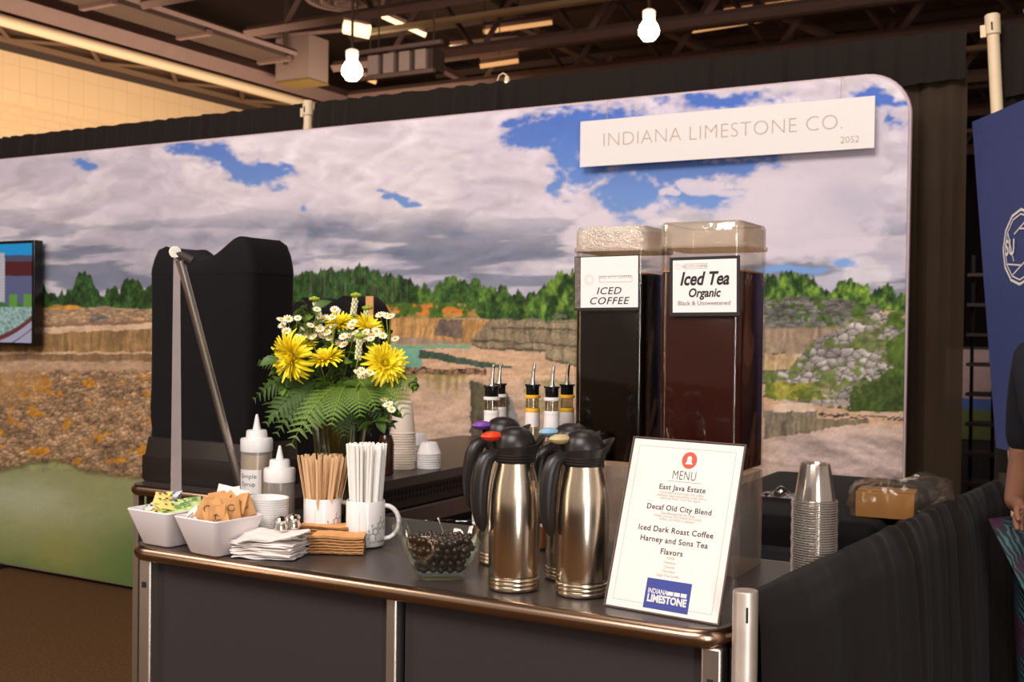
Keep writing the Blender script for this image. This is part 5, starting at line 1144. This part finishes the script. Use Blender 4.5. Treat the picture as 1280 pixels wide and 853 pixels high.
def mum(px, py, d, nrm, Rr, n, label, m=m_yellow, spider=0, seed=1):
    c = at(px, py, d); rr = random.Random(seed); t = thing('yellow_chrysanthemum', label, 'flower', c, group='yellow chrysanthemums in the vase')
    MB().tube([p-c for p in stem_from_vase(c-nrm.normalized()*.012)], .0022, 6).build('stem', m_green2, t)
    Mx = frame(nrm, rr.random()*6)
    mb = MB(); mb.x = Mx; mb.lathe([(.003, -.012), (.010, -.006), (.009, .002)], 12); mb.build('calyx', m_green2, t)
    for ring, (fr, lf, e0, e1) in enumerate(((1., 1., 20, -25-spider*35), (.8, .92, 35, 0), (.6, .8, 50, 25), (.38, .62, 65, 60), (.2, .42, 80, 95))):
        mb = MB(); mb.x = Mx; k_n = max(6, int(n*(fr+.25)))
        for k in range(k_n):
            petal(mb, .003+.004*fr, Rr*lf*rr.uniform(.85, 1.15), e0+rr.uniform(-8, 8), e1+rr.uniform(-15, 15), Rr*.085*(1.2 if ring < 3 else 1), 2*pi*k/k_n+rr.uniform(-.1, .1)+ring)
        o = mb.build('petal_ring', m, t)
L_, U_, C_ = -Vector(RX), Vector((0, 0, 1)), -Vector(FW)
mum(366, 446, 2.46, C_*.75+L_*.75-U_*.25+U_*.1, .056, 26, 'large spidery yellow chrysanthemum drooping at the left of the bouquet', spider=1.1, seed=1)
mum(376, 437, 2.53, C_*.3+L_*.4+U_*.9, .036, 18, 'yellow chrysanthemum tucked behind the large drooping one', seed=7)
mum(408, 450, 2.46, C_*.35+U_*1.+L_*.2, .040, 20, 'yellow chrysanthemum at the middle of the bouquet', seed=2)
mum(481, 455, 2.46, C_*.75-L_*.35+U_*.35, .046, 24, 'yellow chrysanthemum at the right of the bouquet', spider=.3, seed=3)
mum(424, 405, 2.56, C_*.5+U_*.9, .034, 18, 'small yellow chrysanthemum among the daisies at the top', seed=4)
mum(459, 410, 2.56, C_*.4+U_*.8-L_*.5, .036, 18, 'yellow chrysanthemum upper right in the bouquet', seed=5)
mb = MB()
for k in range(11): petal(mb, .0028, .0085, 5, 15, .0021, 2*pi*k/11)
n0 = len(mb.f); mb.m = 1; mb.ball((0, 0, .0012), .0036, 10, 6, (1, 1, .7)); daisy_me = mb.mesh('blossom', [m_petal, m_yellow2])
def daisies(label, cx, cy, d, pts, seed):
    rr = random.Random(seed); c = at(cx, cy, d); t = thing('daisy_sprig', label, 'flower', c, group='white daisy sprigs in the vase')
    MB().tube([p-c for p in stem_from_vase(c)], .0014, 5).build('stem', m_green3, t)
    for px, py in pts:
        p = at(px, py, d+rr.uniform(-.05, .03)); q = p-c
        MB().tube([Vector((0, 0, 0)), q*.5-Vector((0, 0, .003)), q*.98], .0009, 5).build('twig', m_green3, t)
        o = bpy.data.objects.new('blossom', daisy_me); COL.objects.link(o); o.parent = t; o.location = q; s_ = rr.uniform(.85, 1.15); o.scale = (s_, s_, s_)
        o.rotation_euler = (C_*rr.uniform(.35, .9)+U_*.8+L_*rr.uniform(-.5, .5)).to_track_quat('Z', 'Y').to_euler()
daisies('white daisy sprig at the upper left of the bouquet', 366, 430, 2.52, [(360, 399), (353, 407), (372, 398), (364, 428), (374, 423), (358, 414), (351, 400)], 1)
daisies('white daisy sprig left of the top yellow flower', 390, 425, 2.50, [(381, 412), (396, 407), (403, 420), (392, 421), (385, 420), (396, 387), (400, 412), (388, 407)], 2)
daisies('white daisy sprig in front of the top yellow flower', 416, 430, 2.48, [(415, 397), (416, 408), (418, 387), (424, 430), (409, 416), (412, 423), (421, 389), (405, 398), (430, 431)], 3)
daisies('white daisy sprig right of the top yellow flower', 440, 428, 2.49, [(438, 409), (429, 421), (436, 420), (444, 416), (433, 422), (441, 404), (446, 424)], 4)
daisies('white daisy sprig below the upper right flower', 462, 436, 2.50, [(457, 416), (466, 420), (470, 414), (463, 424), (455, 426)], 5)
daisies('white daisy sprig at the far right of the bouquet', 486, 430, 2.52, [(483, 395), (475, 394), (488, 396), (494, 424), (478, 420)], 6)
daisies('low white daisy sprig over the fern', 455, 475, 2.42, [(452, 463), (458, 468), (447, 466), (462, 466), (453, 470)], 7)
daisies('tiny white daisy sprig at the lower right among leaves', 486, 500, 2.44, [(485, 506), (489, 512), (481, 499)], 8)
def spike(tpx, tpy, bpx, bpy_, d, label, seed):
    a, b = at(tpx, tpy, d), at(bpx, bpy_, d); rr = random.Random(seed); t = thing('green_spike', label, 'flower', b, group='pale green flower spikes')
    MB().tube([p-b for p in stem_from_vase(b)]+[a-b], .002, 6).build('stem', m_green3, t)
    mb = MB(); v = a-b; L = v.length
    for k in range(26):
        f = .1+.75*k/26; an = k*2.4; q = v*f+(Vector(RX)*cos(an)+C_*sin(an))*.005
        mb.ball(q, .0032, 6, 4, (1, 1, 1.3))
    mb.build('floret_column', mat('pale_floret', (226, 222, 178), .6, noise=.1, nscale=200), t)
    mb = MB()
    for k in range(9):
        an = 2*pi*k/9; q = v*1.0+(Vector(RX)*cos(an)+C_*sin(an)*.6)*.008; mb.ball(q, .0052, 7, 5, (1, 1, .8))
    mb.ball(v, .007, 8, 6); mb.build('bud_cluster', m_green3, t)
spike(393, 374, 401, 402, 2.54, 'pale green flower spike leaning left at the top of the bouquet', 1)
spike(445, 369, 441, 396, 2.56, 'pale green flower spike standing highest in the bouquet', 2)
spike(459, 385, 456, 408, 2.58, 'short green flower spike before the tan tag', 3)
spike(450, 420, 447, 452, 2.44, 'pale green flower spike low between the daisies', 4)
p = at(481, 436, 2.48); t = thing('yellow_bud', 'round yellow bud above the right chrysanthemum', 'flower', p)
MB().tube([q-p for q in stem_from_vase(p)], .0013, 5).build('stem', m_green3, t); MB().ball((0, 0, 0), .009, 12, 8, (1, 1, .8)).build('bud', m_yellow2, t)
# fern fronds, every leaflet a part
vs = [(0, 0, 0)]; fs = []; mb = MB(); n = 8
ax = [(k/n, .02*sin(k/n*3)-.10*(k/n)**2) for k in range(n+1)]
for k in range(n):
    x0_, z0_ = ax[k]; x1_, z1_ = ax[k+1]; w0 = .155*(1-x0_)**.75+.012
    for s_ in (1, -1):
        tipx = x0_+(x1_-x0_)*1.15; vv_ = [(x0_, 0, z0_), (x0_+(x1_-x0_)*.75, 0, z1_), (tipx, s_*w0, z1_-.03), (x0_+(x1_-x0_)*.35, s_*w0*.92, z0_-.03)]
        mb.add(vv_, [(0, 1, 2, 3)] if s_ > 0 else [(3, 2, 1, 0)])
mb.add([(0, -.01, 0), (1, -.002, ax[-1][1]), (1, .002, ax[-1][1]), (0, .01, 0)], [(0, 1, 2, 3)])
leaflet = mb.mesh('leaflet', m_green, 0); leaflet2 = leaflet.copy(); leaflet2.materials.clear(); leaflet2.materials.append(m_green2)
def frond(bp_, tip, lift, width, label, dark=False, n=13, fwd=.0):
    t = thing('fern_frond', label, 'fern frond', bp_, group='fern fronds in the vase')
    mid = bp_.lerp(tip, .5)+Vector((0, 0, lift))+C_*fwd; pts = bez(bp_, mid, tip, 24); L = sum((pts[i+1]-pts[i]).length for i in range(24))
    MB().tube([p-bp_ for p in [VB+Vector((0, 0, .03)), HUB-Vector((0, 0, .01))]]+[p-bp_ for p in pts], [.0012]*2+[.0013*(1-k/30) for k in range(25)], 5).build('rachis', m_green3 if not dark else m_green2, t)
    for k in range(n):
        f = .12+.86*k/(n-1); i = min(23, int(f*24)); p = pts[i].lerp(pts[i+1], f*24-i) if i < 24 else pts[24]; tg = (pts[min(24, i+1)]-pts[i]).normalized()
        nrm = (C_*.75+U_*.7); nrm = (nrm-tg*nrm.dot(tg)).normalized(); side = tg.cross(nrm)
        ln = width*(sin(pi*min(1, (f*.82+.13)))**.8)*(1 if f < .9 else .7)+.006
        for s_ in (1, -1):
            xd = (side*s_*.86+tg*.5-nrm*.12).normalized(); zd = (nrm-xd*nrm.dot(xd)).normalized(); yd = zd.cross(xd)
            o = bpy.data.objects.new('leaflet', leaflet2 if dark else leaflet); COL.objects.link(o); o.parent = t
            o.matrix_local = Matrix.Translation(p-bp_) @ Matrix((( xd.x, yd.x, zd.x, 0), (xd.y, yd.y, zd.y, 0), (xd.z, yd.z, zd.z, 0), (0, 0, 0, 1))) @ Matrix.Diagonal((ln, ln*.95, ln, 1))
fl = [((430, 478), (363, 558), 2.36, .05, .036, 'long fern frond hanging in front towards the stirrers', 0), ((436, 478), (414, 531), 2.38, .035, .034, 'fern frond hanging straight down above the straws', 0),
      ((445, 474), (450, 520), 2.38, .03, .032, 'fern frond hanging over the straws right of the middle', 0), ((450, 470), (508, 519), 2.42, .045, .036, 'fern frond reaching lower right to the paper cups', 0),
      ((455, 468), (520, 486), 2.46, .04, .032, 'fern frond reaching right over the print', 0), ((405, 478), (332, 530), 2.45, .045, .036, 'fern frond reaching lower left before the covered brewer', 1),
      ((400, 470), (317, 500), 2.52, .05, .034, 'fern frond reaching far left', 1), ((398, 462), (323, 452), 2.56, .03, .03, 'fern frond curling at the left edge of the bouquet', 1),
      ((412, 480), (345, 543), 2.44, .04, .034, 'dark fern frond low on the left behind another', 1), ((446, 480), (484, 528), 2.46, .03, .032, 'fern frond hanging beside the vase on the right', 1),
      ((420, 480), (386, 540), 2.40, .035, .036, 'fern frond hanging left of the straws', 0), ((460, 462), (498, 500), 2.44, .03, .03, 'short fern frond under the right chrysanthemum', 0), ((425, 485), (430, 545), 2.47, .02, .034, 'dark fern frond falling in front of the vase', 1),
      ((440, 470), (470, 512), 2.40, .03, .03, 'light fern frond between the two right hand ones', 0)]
for (bx_, by_), (tx_, ty_), d_, lift, wd, lab, dk in fl:
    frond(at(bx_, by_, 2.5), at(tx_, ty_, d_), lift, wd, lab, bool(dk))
# leafy sprigs
mb = MB(); mb.grid(lambda u, v: (u, (v-.5)*.52*sin(pi*min(1, u*.97+.03))**.8, .12*sin(pi*u)-.25*u*u-abs(v-.5)*-.12), 6, 4); leaf = mb.mesh('leaf', m_green2, 60); leaf_b = leaf.copy(); leaf_b.materials.clear(); leaf_b.materials.append(m_green)
rnd = random.Random(21)
sp = [((352, 455), 'left edge'), ((380, 470), 'left of the middle chrysanthemum'), ((395, 500), 'lower left'), ((420, 470), 'centre'), ((440, 455), 'between the centre and right flowers'), ((440, 505), 'below the centre'), ((470, 490), 'lower right'), ((500, 470), 'right edge'), ((365, 505), 'far lower left'), ((410, 425), 'under the daisies'), ((468, 430), 'upper right'), ((384, 400), 'upper left'), ((355, 490), 'left over the squeeze bottles'), ((430, 440), 'top of the middle'), ((478, 520), 'beside the paper cups'), ((400, 520), 'in front of the vase'), ((450, 520), 'just above the straws')]
for (px, py), lab in sp:
    d = 2.50+rnd.uniform(-.03, .06); c = at(px, py, d); t = thing('leafy_sprig', 'dark green leafy sprig in the bouquet, '+lab, 'foliage', c, group='leafy sprigs in the vase')
    MB().tube([p-c for p in stem_from_vase(c)], .0014, 5).build('stem', m_green2, t)
    for k in range(17):
        o = bpy.data.objects.new('leaf', leaf if rnd.random() < .65 else leaf_b); COL.objects.link(o); o.parent = t
        o.location = (rnd.uniform(-.034, .034), rnd.uniform(-.03, .03), rnd.uniform(-.03, .03)); s_ = rnd.uniform(.024, .046); o.scale = (s_, s_, s_)
        o.rotation_euler = (rnd.uniform(-.9, .9), rnd.uniform(-.8, .9), rnd.uniform(0, 6.28))
for px, py, a_ in ((377, 404, 2.5), (352, 412, .8), (462, 397, .3)):
    pass

# ================================================================== RIGHT EDGE: blue panel, person, far booth
q1 = at(1215, 155, 4.0); q2 = at(1280, 122, 3.61); zt = (q1.z+q2.z)/2; dr = Vector((q2.x-q1.x, q2.y-q1.y, 0)).normalized(); nb_ = Vector((-dr.y, dr.x, 0)); nb_ = nb_ if nb_.dot(Vector((q1.x, q1.y, 0))) < 0 else -nb_
def onpanel(px, py):
    v = ray(px, py); k = (q1-Vector((0, 0, CAMZ))).dot(nb_)/v.dot(nb_); P_ = v*k+Vector((0, 0, CAMZ)); return (P_-q1).dot(dr), P_.z
ub, zb = onpanel(1245, 560)
def bp(u, z, o=0): return tuple(Vector((q1.x, q1.y, 0))+dr*u+nb_*o+Vector((0, 0, z)))
t = thing('blue_panel', 'tapered navy blue display panel with a white twelve-sided emblem at right edge', 'display panel', (q1+dr*.55)*1)
t.location.z = 0
WD = .66; out = [(0, zt), (WD, zt), (WD-.02, zb), (ub, zb)]
MB().add([bp(u, z, 0) for u, z in out]+[bp(u, z, -.03) for u, z in out], [(0, 1, 2, 3), (7, 6, 5, 4), (0, 4, 5, 1), (1, 5, 6, 2), (2, 6, 7, 3), (3, 7, 4, 0)]).build('board', mat('navy_board', (54, 64, 116), .6, noise=.05), t, world=True, smooth=0)
MB().tube([bp(WD-.1, zb+.01, -.045), bp(WD-.1, .02, -.045)], .02, 10).build('stand_post', m_steelblack, t, world=True)
MB().box(tuple(Vector(bp(WD-.1, .01, -.045))), (.22, .22, .02)).build('stand_base', m_steelblack, t, world=True)
ul, zl_ = onpanel(1254, 312); _, za = onpanel(1270, 268); Re = .125; uc = ul+Re
mb = MB()
for r0, r1 in ((Re*.93, Re), (Re*.83, Re*.87)):
    for k in range(12):
        a0, a1 = R(30*k), R(30*k+30); mb.add([bp(uc+q*cos(g), zl_+q*sin(g), .002) for q, g in ((r0, a0), (r1, a0), (r1, a1), (r0, a1))], [(0, 1, 2, 3)])
for k in range(12):
    a0, a1 = R(30*k), R(30*k+75); p0, p1 = (Re*.82*cos(a0), Re*.82*sin(a0)), (Re*.5*cos(a1), Re*.5*sin(a1)); dx, dy = p1[0]-p0[0], p1[1]-p0[1]; l = math.hypot(dx, dy); nx_, ny_ = -dy/l*.0025, dx/l*.0025
    if abs(p1[1]) < .03 or abs(p0[1]) < .02: continue
    mb.add([bp(uc+p0[0]-nx_, zl_+p0[1]-ny_, .002), bp(uc+p1[0]-nx_, zl_+p1[1]-ny_, .002), bp(uc+p1[0]+nx_, zl_+p1[1]+ny_, .002), bp(uc+p0[0]+nx_, zl_+p0[1]+ny_, .002)], [(0, 1, 2, 3)])
mb.build('emblem', m_paper, t, world=True, smooth=0)
mb = MB(); text(mb, 'SU', .072, lambda x, y: bp(ul+.022+x, zl_+y, .004), align='LEFT', offset=.002, sx=.8); mb.build('lettering', m_paper, t, world=True, smooth=0)

# far booth seen through the gap
t = thing('wire_rack', 'black shelving rack seen through the gap beside the blue panel', 'rack', (at(1232, 430, 7.2).x, at(1232, 430, 7.2).y, 0))
b0 = at(1216, 430, 7.2); 
for k in range(3):
    MB().box((k*.13-.13+.05, 0, 1.0), (.02, .03, 2.0)).build('upright', m_blackgl, t, smooth=0)
for k in range(9): MB().box((.05, 0, .35+k*.19), (.3, .25, .02)).build('shelf', m_steelblack, t, smooth=0)
for k, c in enumerate(((170, 130, 120), (200, 150, 40), (150, 110, 100))):
    o = MB().box((0, 0, .04), (.07, .06, .08)).build('packed_box', mat('shelf_box_%d' % k, c, .6)); o.location = (t.location.x+.06, t.location.y, .35+.19*(5+k)+.012 if k < 3 else 1); tag(o, ['pinkish small box on the far rack', 'yellow small box on the far rack', 'dull rose small box on the far rack'][k], 'box')
q = at(1236, 520, 8.2); t = thing('picture_board', 'pale landscape picture board beyond the far rack', 'poster', (q.x, q.y, 0))
for nm, z0, z1, c in (('upper_field', 1.02, 1.38, (176, 146, 142)), ('blue_strip', .94, 1.02, (70, 96, 160)), ('green_strip', .72, .94, (96, 104, 52))):
    MB().box((0, 0, (z0+z1)/2), (.6, .02, z1-z0)).build(nm, mat(nm, c, .6, noise=.15, nscale=12), t, smooth=0)
MB().box((0, .012, .7), (.62, .01, 1.4)).build('back_board', m_panel, t, smooth=0)

# gooseneck booth light fixed on the drape rail
g0 = ony(621, 103, 4.60); t = thing('gooseneck_lamp', 'small lit gooseneck lamp peeking over the drape', 'lamp', g0); t.scale = (.6, .6, .6); hxx = Vector((1, 0, 0))
MB().tube([Vector((0, 0, -.1)), Vector((.005, 0, .01)), Vector((.02, 0, .05)), Vector((.055, 0, .066)), Vector((.085, 0, .05)), Vector((.092, 0, .03))], .006, 8).build('arm', m_pipe, t)
MB().lathe([(.012, .04), (.016, .035), (.026, -.008), (.024, -.008), (.014, .03)], 20, c=(.093, 0, 0)).build('shade', m_pipe, t)
MB().ball((.093, 0, 0), .017, 12, 8).build('bulb', mat('booth_bulb', (255, 220, 170), emit=6), t)

# person at the right edge
PP = at(1356, 600, 3.0); PROT = R(29.5-62)
PV = dict(pel=(0, 0, .96, .135, .115), sp=(0, .01, 1.14, .125, .10), ch=(0, .01, 1.33, .15, .11), nk=(0, .01, 1.50, .055, .055), hd=(0, -.02, 1.60, .085, .095), ht=(0, -.01, 1.70, .07, .08),
          ls=(-.175, .01, 1.43, .055, .055), le=(-.225, .05, 1.15, .043, .043), lw=(-.07, -.19, 1.05, .028, .026), lp=(-.02, -.205, 1.05, .026, .018),
          rs=(.175, .01, 1.43, .055, .055), re=(.22, .04, 1.15, .043, .043), rw=(.215, -.02, .92, .028, .026), rp=(.215, -.03, .85, .026, .018),
          lh=(-.09, 0, .90, .10, .10), lk=(-.10, -.01, .50, .06, .06), la=(-.10, .03, .10, .04, .045), lt=(-.11, -.11, .035, .035, .028),
          rh=(.09, 0, .90, .10, .10), rk=(.10, -.01, .50, .06, .06), ra=(.10, .03, .10, .04, .045), rt=(.11, -.11, .035, .035, .028))
PE = [('pel', 'sp'), ('sp', 'ch'), ('ch', 'nk'), ('nk', 'hd'), ('hd', 'ht'), ('ch', 'ls'), ('ls', 'le'), ('le', 'lw'), ('lw', 'lp'), ('ch', 'rs'), ('rs', 're'), ('re', 'rw'), ('rw', 'rp'), ('pel', 'lh'), ('lh', 'lk'), ('lk', 'la'), ('la', 'lt'), ('pel', 'rh'), ('rh', 'rk'), ('rk', 'ra'), ('ra', 'rt')]
for sd_, pn in ((-1, 'lp'), (1, 'rp')):
    bx_, by_, bz_ = PV[pn][:3]; fx, fy, fz = ((0, -.35, -.6) if sd_ < 0 else (0, -.1, -1))
    for k in range(5):
        off = (k-1.5)*.017; L1_ = (.032, .036, .034, .028, .03)[k]
        if k == 4: off = -.034; 
        a_ = '%s%da' % (pn, k); b_ = '%s%db' % (pn, k); zz = .035 if k < 4 else .0
        PV[a_] = (bx_+sd_*.004, by_+fy*zz+off, bz_+fz*zz, .0095, .0085); PV[b_] = (bx_-sd_*.008, by_+fy*(zz+L1_)+off*1.05, bz_+fz*(zz+L1_), .008, .007); PV[b_+'c'] = (bx_-sd_*.02, by_+fy*(zz+L1_*1.7)+off*1.05, bz_+fz*(zz+L1_*1.7), .0068, .006)
        PE += [(pn, a_), (a_, b_), (b_, b_+'c')]
def skin(name, keys, edges, matl, parent, grow=0, sub=2):
    ks = list(keys); me = bpy.data.meshes.new(name); me.from_pydata([PV[k][:3] for k in ks], [(ks.index(a), ks.index(b)) for a, b in edges], []); me.materials.append(matl)
    o = bpy.data.objects.new(name, me); COL.objects.link(o)
    md = o.modifiers.new('skin', 'SKIN'); md.use_smooth_shade = True; sv = me.skin_vertices[0].data
    for i, k in enumerate(ks): sv[i].radius = (PV[k][3]+grow, PV[k][4]+grow); sv[i].use_root = (i == 0)
    s2 = o.modifiers.new('sub', 'SUBSURF'); s2.levels = sub; s2.render_levels = sub
    if parent: o.parent = parent; KIDS.setdefault(parent.name, []).append(o)
    return o
m_skin = mat('skin', (128, 86, 64), .55, noise=.05, sss=.1)
body = skin('person', PV.keys(), PE, m_skin, None); body.location = (PP.x, PP.y, 0); body.rotation_euler.z = PROT
tag(body, 'person in dark navy top and leaf patterned leggings at the right edge', 'person')
m_navy = mat('navy_knit', (15, 15, 24), .85, noise=.1, nscale=120, bump=.2, bscale=900)
PV['hem'] = (0, 0, .92, .175, .16)
skin('dark_top', ['hem', 'sp', 'ch', 'nk', 'ls', 'le', 'rs', 're'], [('hem', 'sp'), ('sp', 'ch'), ('ch', 'nk'), ('ch', 'ls'), ('ls', 'le'), ('ch', 'rs'), ('rs', 're')], m_navy, body, .012)
ml = bpy.data.materials.new('leaf_print_fabric'); ml.use_nodes = True; nt = ml.node_tree; b = nt.nodes['Principled BSDF']; b.inputs['Roughness'].default_value = .7
tc = nt.nodes.new('ShaderNodeTexCoord'); mpn = nt.nodes.new('ShaderNodeMapping'); mpn.inputs['Rotation'].default_value = (0, .7, .3); wv = nt.nodes.new('ShaderNodeTexWave'); wv.inputs['Scale'].default_value = 26; wv.inputs['Distortion'].default_value = 7; wv.inputs['Detail'].default_value = 1.5
cr_ = nt.nodes.new('ShaderNodeValToRGB'); e_ = cr_.color_ramp.elements; e_[0].position = .35; e_[0].color = lin((14, 14, 30))+(1,); e_[1].position = .92; e_[1].color = lin((52, 96, 92))+(1,); x_ = cr_.color_ramp.elements.new(.6); x_.color = lin((30, 40, 66))+(1,)
nz = nt.nodes.new('ShaderNodeTexNoise'); nz.inputs['Scale'].default_value = 9; mx_ = nt.nodes.new('ShaderNodeMix'); mx_.data_type = 'RGBA'; mx_.inputs[7].default_value = lin((58, 20, 44))+(1,)
rr_2 = nt.nodes.new('ShaderNodeMapRange'); rr_2.inputs[1].default_value = .52; rr_2.inputs[2].default_value = .62
nt.links.new(tc.outputs['Object'], mpn.inputs[0]); nt.links.new(mpn.outputs[0], wv.inputs['Vector']); nt.links.new(wv.outputs[1], cr_.inputs[0]); nt.links.new(cr_.outputs[0], mx_.inputs[6]); nt.links.new(tc.outputs['Object'], nz.inputs['Vector']); nt.links.new(nz.outputs[0], rr_2.inputs[0]); nt.links.new(rr_2.outputs[0], mx_.inputs[0]); nt.links.new(mx_.outputs[2], b.inputs['Base Color'])
skin('patterned_leggings', ['pel', 'lh', 'lk', 'la', 'rh', 'rk', 'ra'], [('pel', 'lh'), ('lh', 'lk'), ('lk', 'la'), ('pel', 'rh'), ('rh', 'rk'), ('rk', 'ra')], ml, body, .012)
for s_ in (-1, 1): MB().ball((s_*.11, -.05, .045), .05, 14, 8, (.95, 2.6, .9)).build('shoe', m_blackpl, body)
mb = MB(); mb.ball((0, .015, 1.655), .108, 20, 14, (.95, 1.02, 1.12)); mb.v = [(x, y if y > -.045 or z > 1.70 else -.045, z) for x, y, z in mb.v]; mb.build('hair', mat('dark_brown_hair', (48, 32, 24), .5, noise=.3, nscale=80), body)
for s_ in (-1, 1):
    MB().ball((s_*.033, -.098, 1.645), .011, 10, 8).build('eye', mat('eye_white', (235, 230, 225), .2), body); MB().ball((s_*.094, -.01, 1.63), .028, 10, 8, (.4, .7, 1.1)).build('ear', m_skin, body)
MB().tube([(0, -.10, 1.655), (0, -.118, 1.618), (0, -.10, 1.608)], [.007, .012, .009], 8).build('nose', m_skin, body)
MB().ball((0, -.098, 1.575), .02, 12, 6, (1.2, .4, .32)).build('mouth', mat('lips', (160, 84, 76), .5), body)
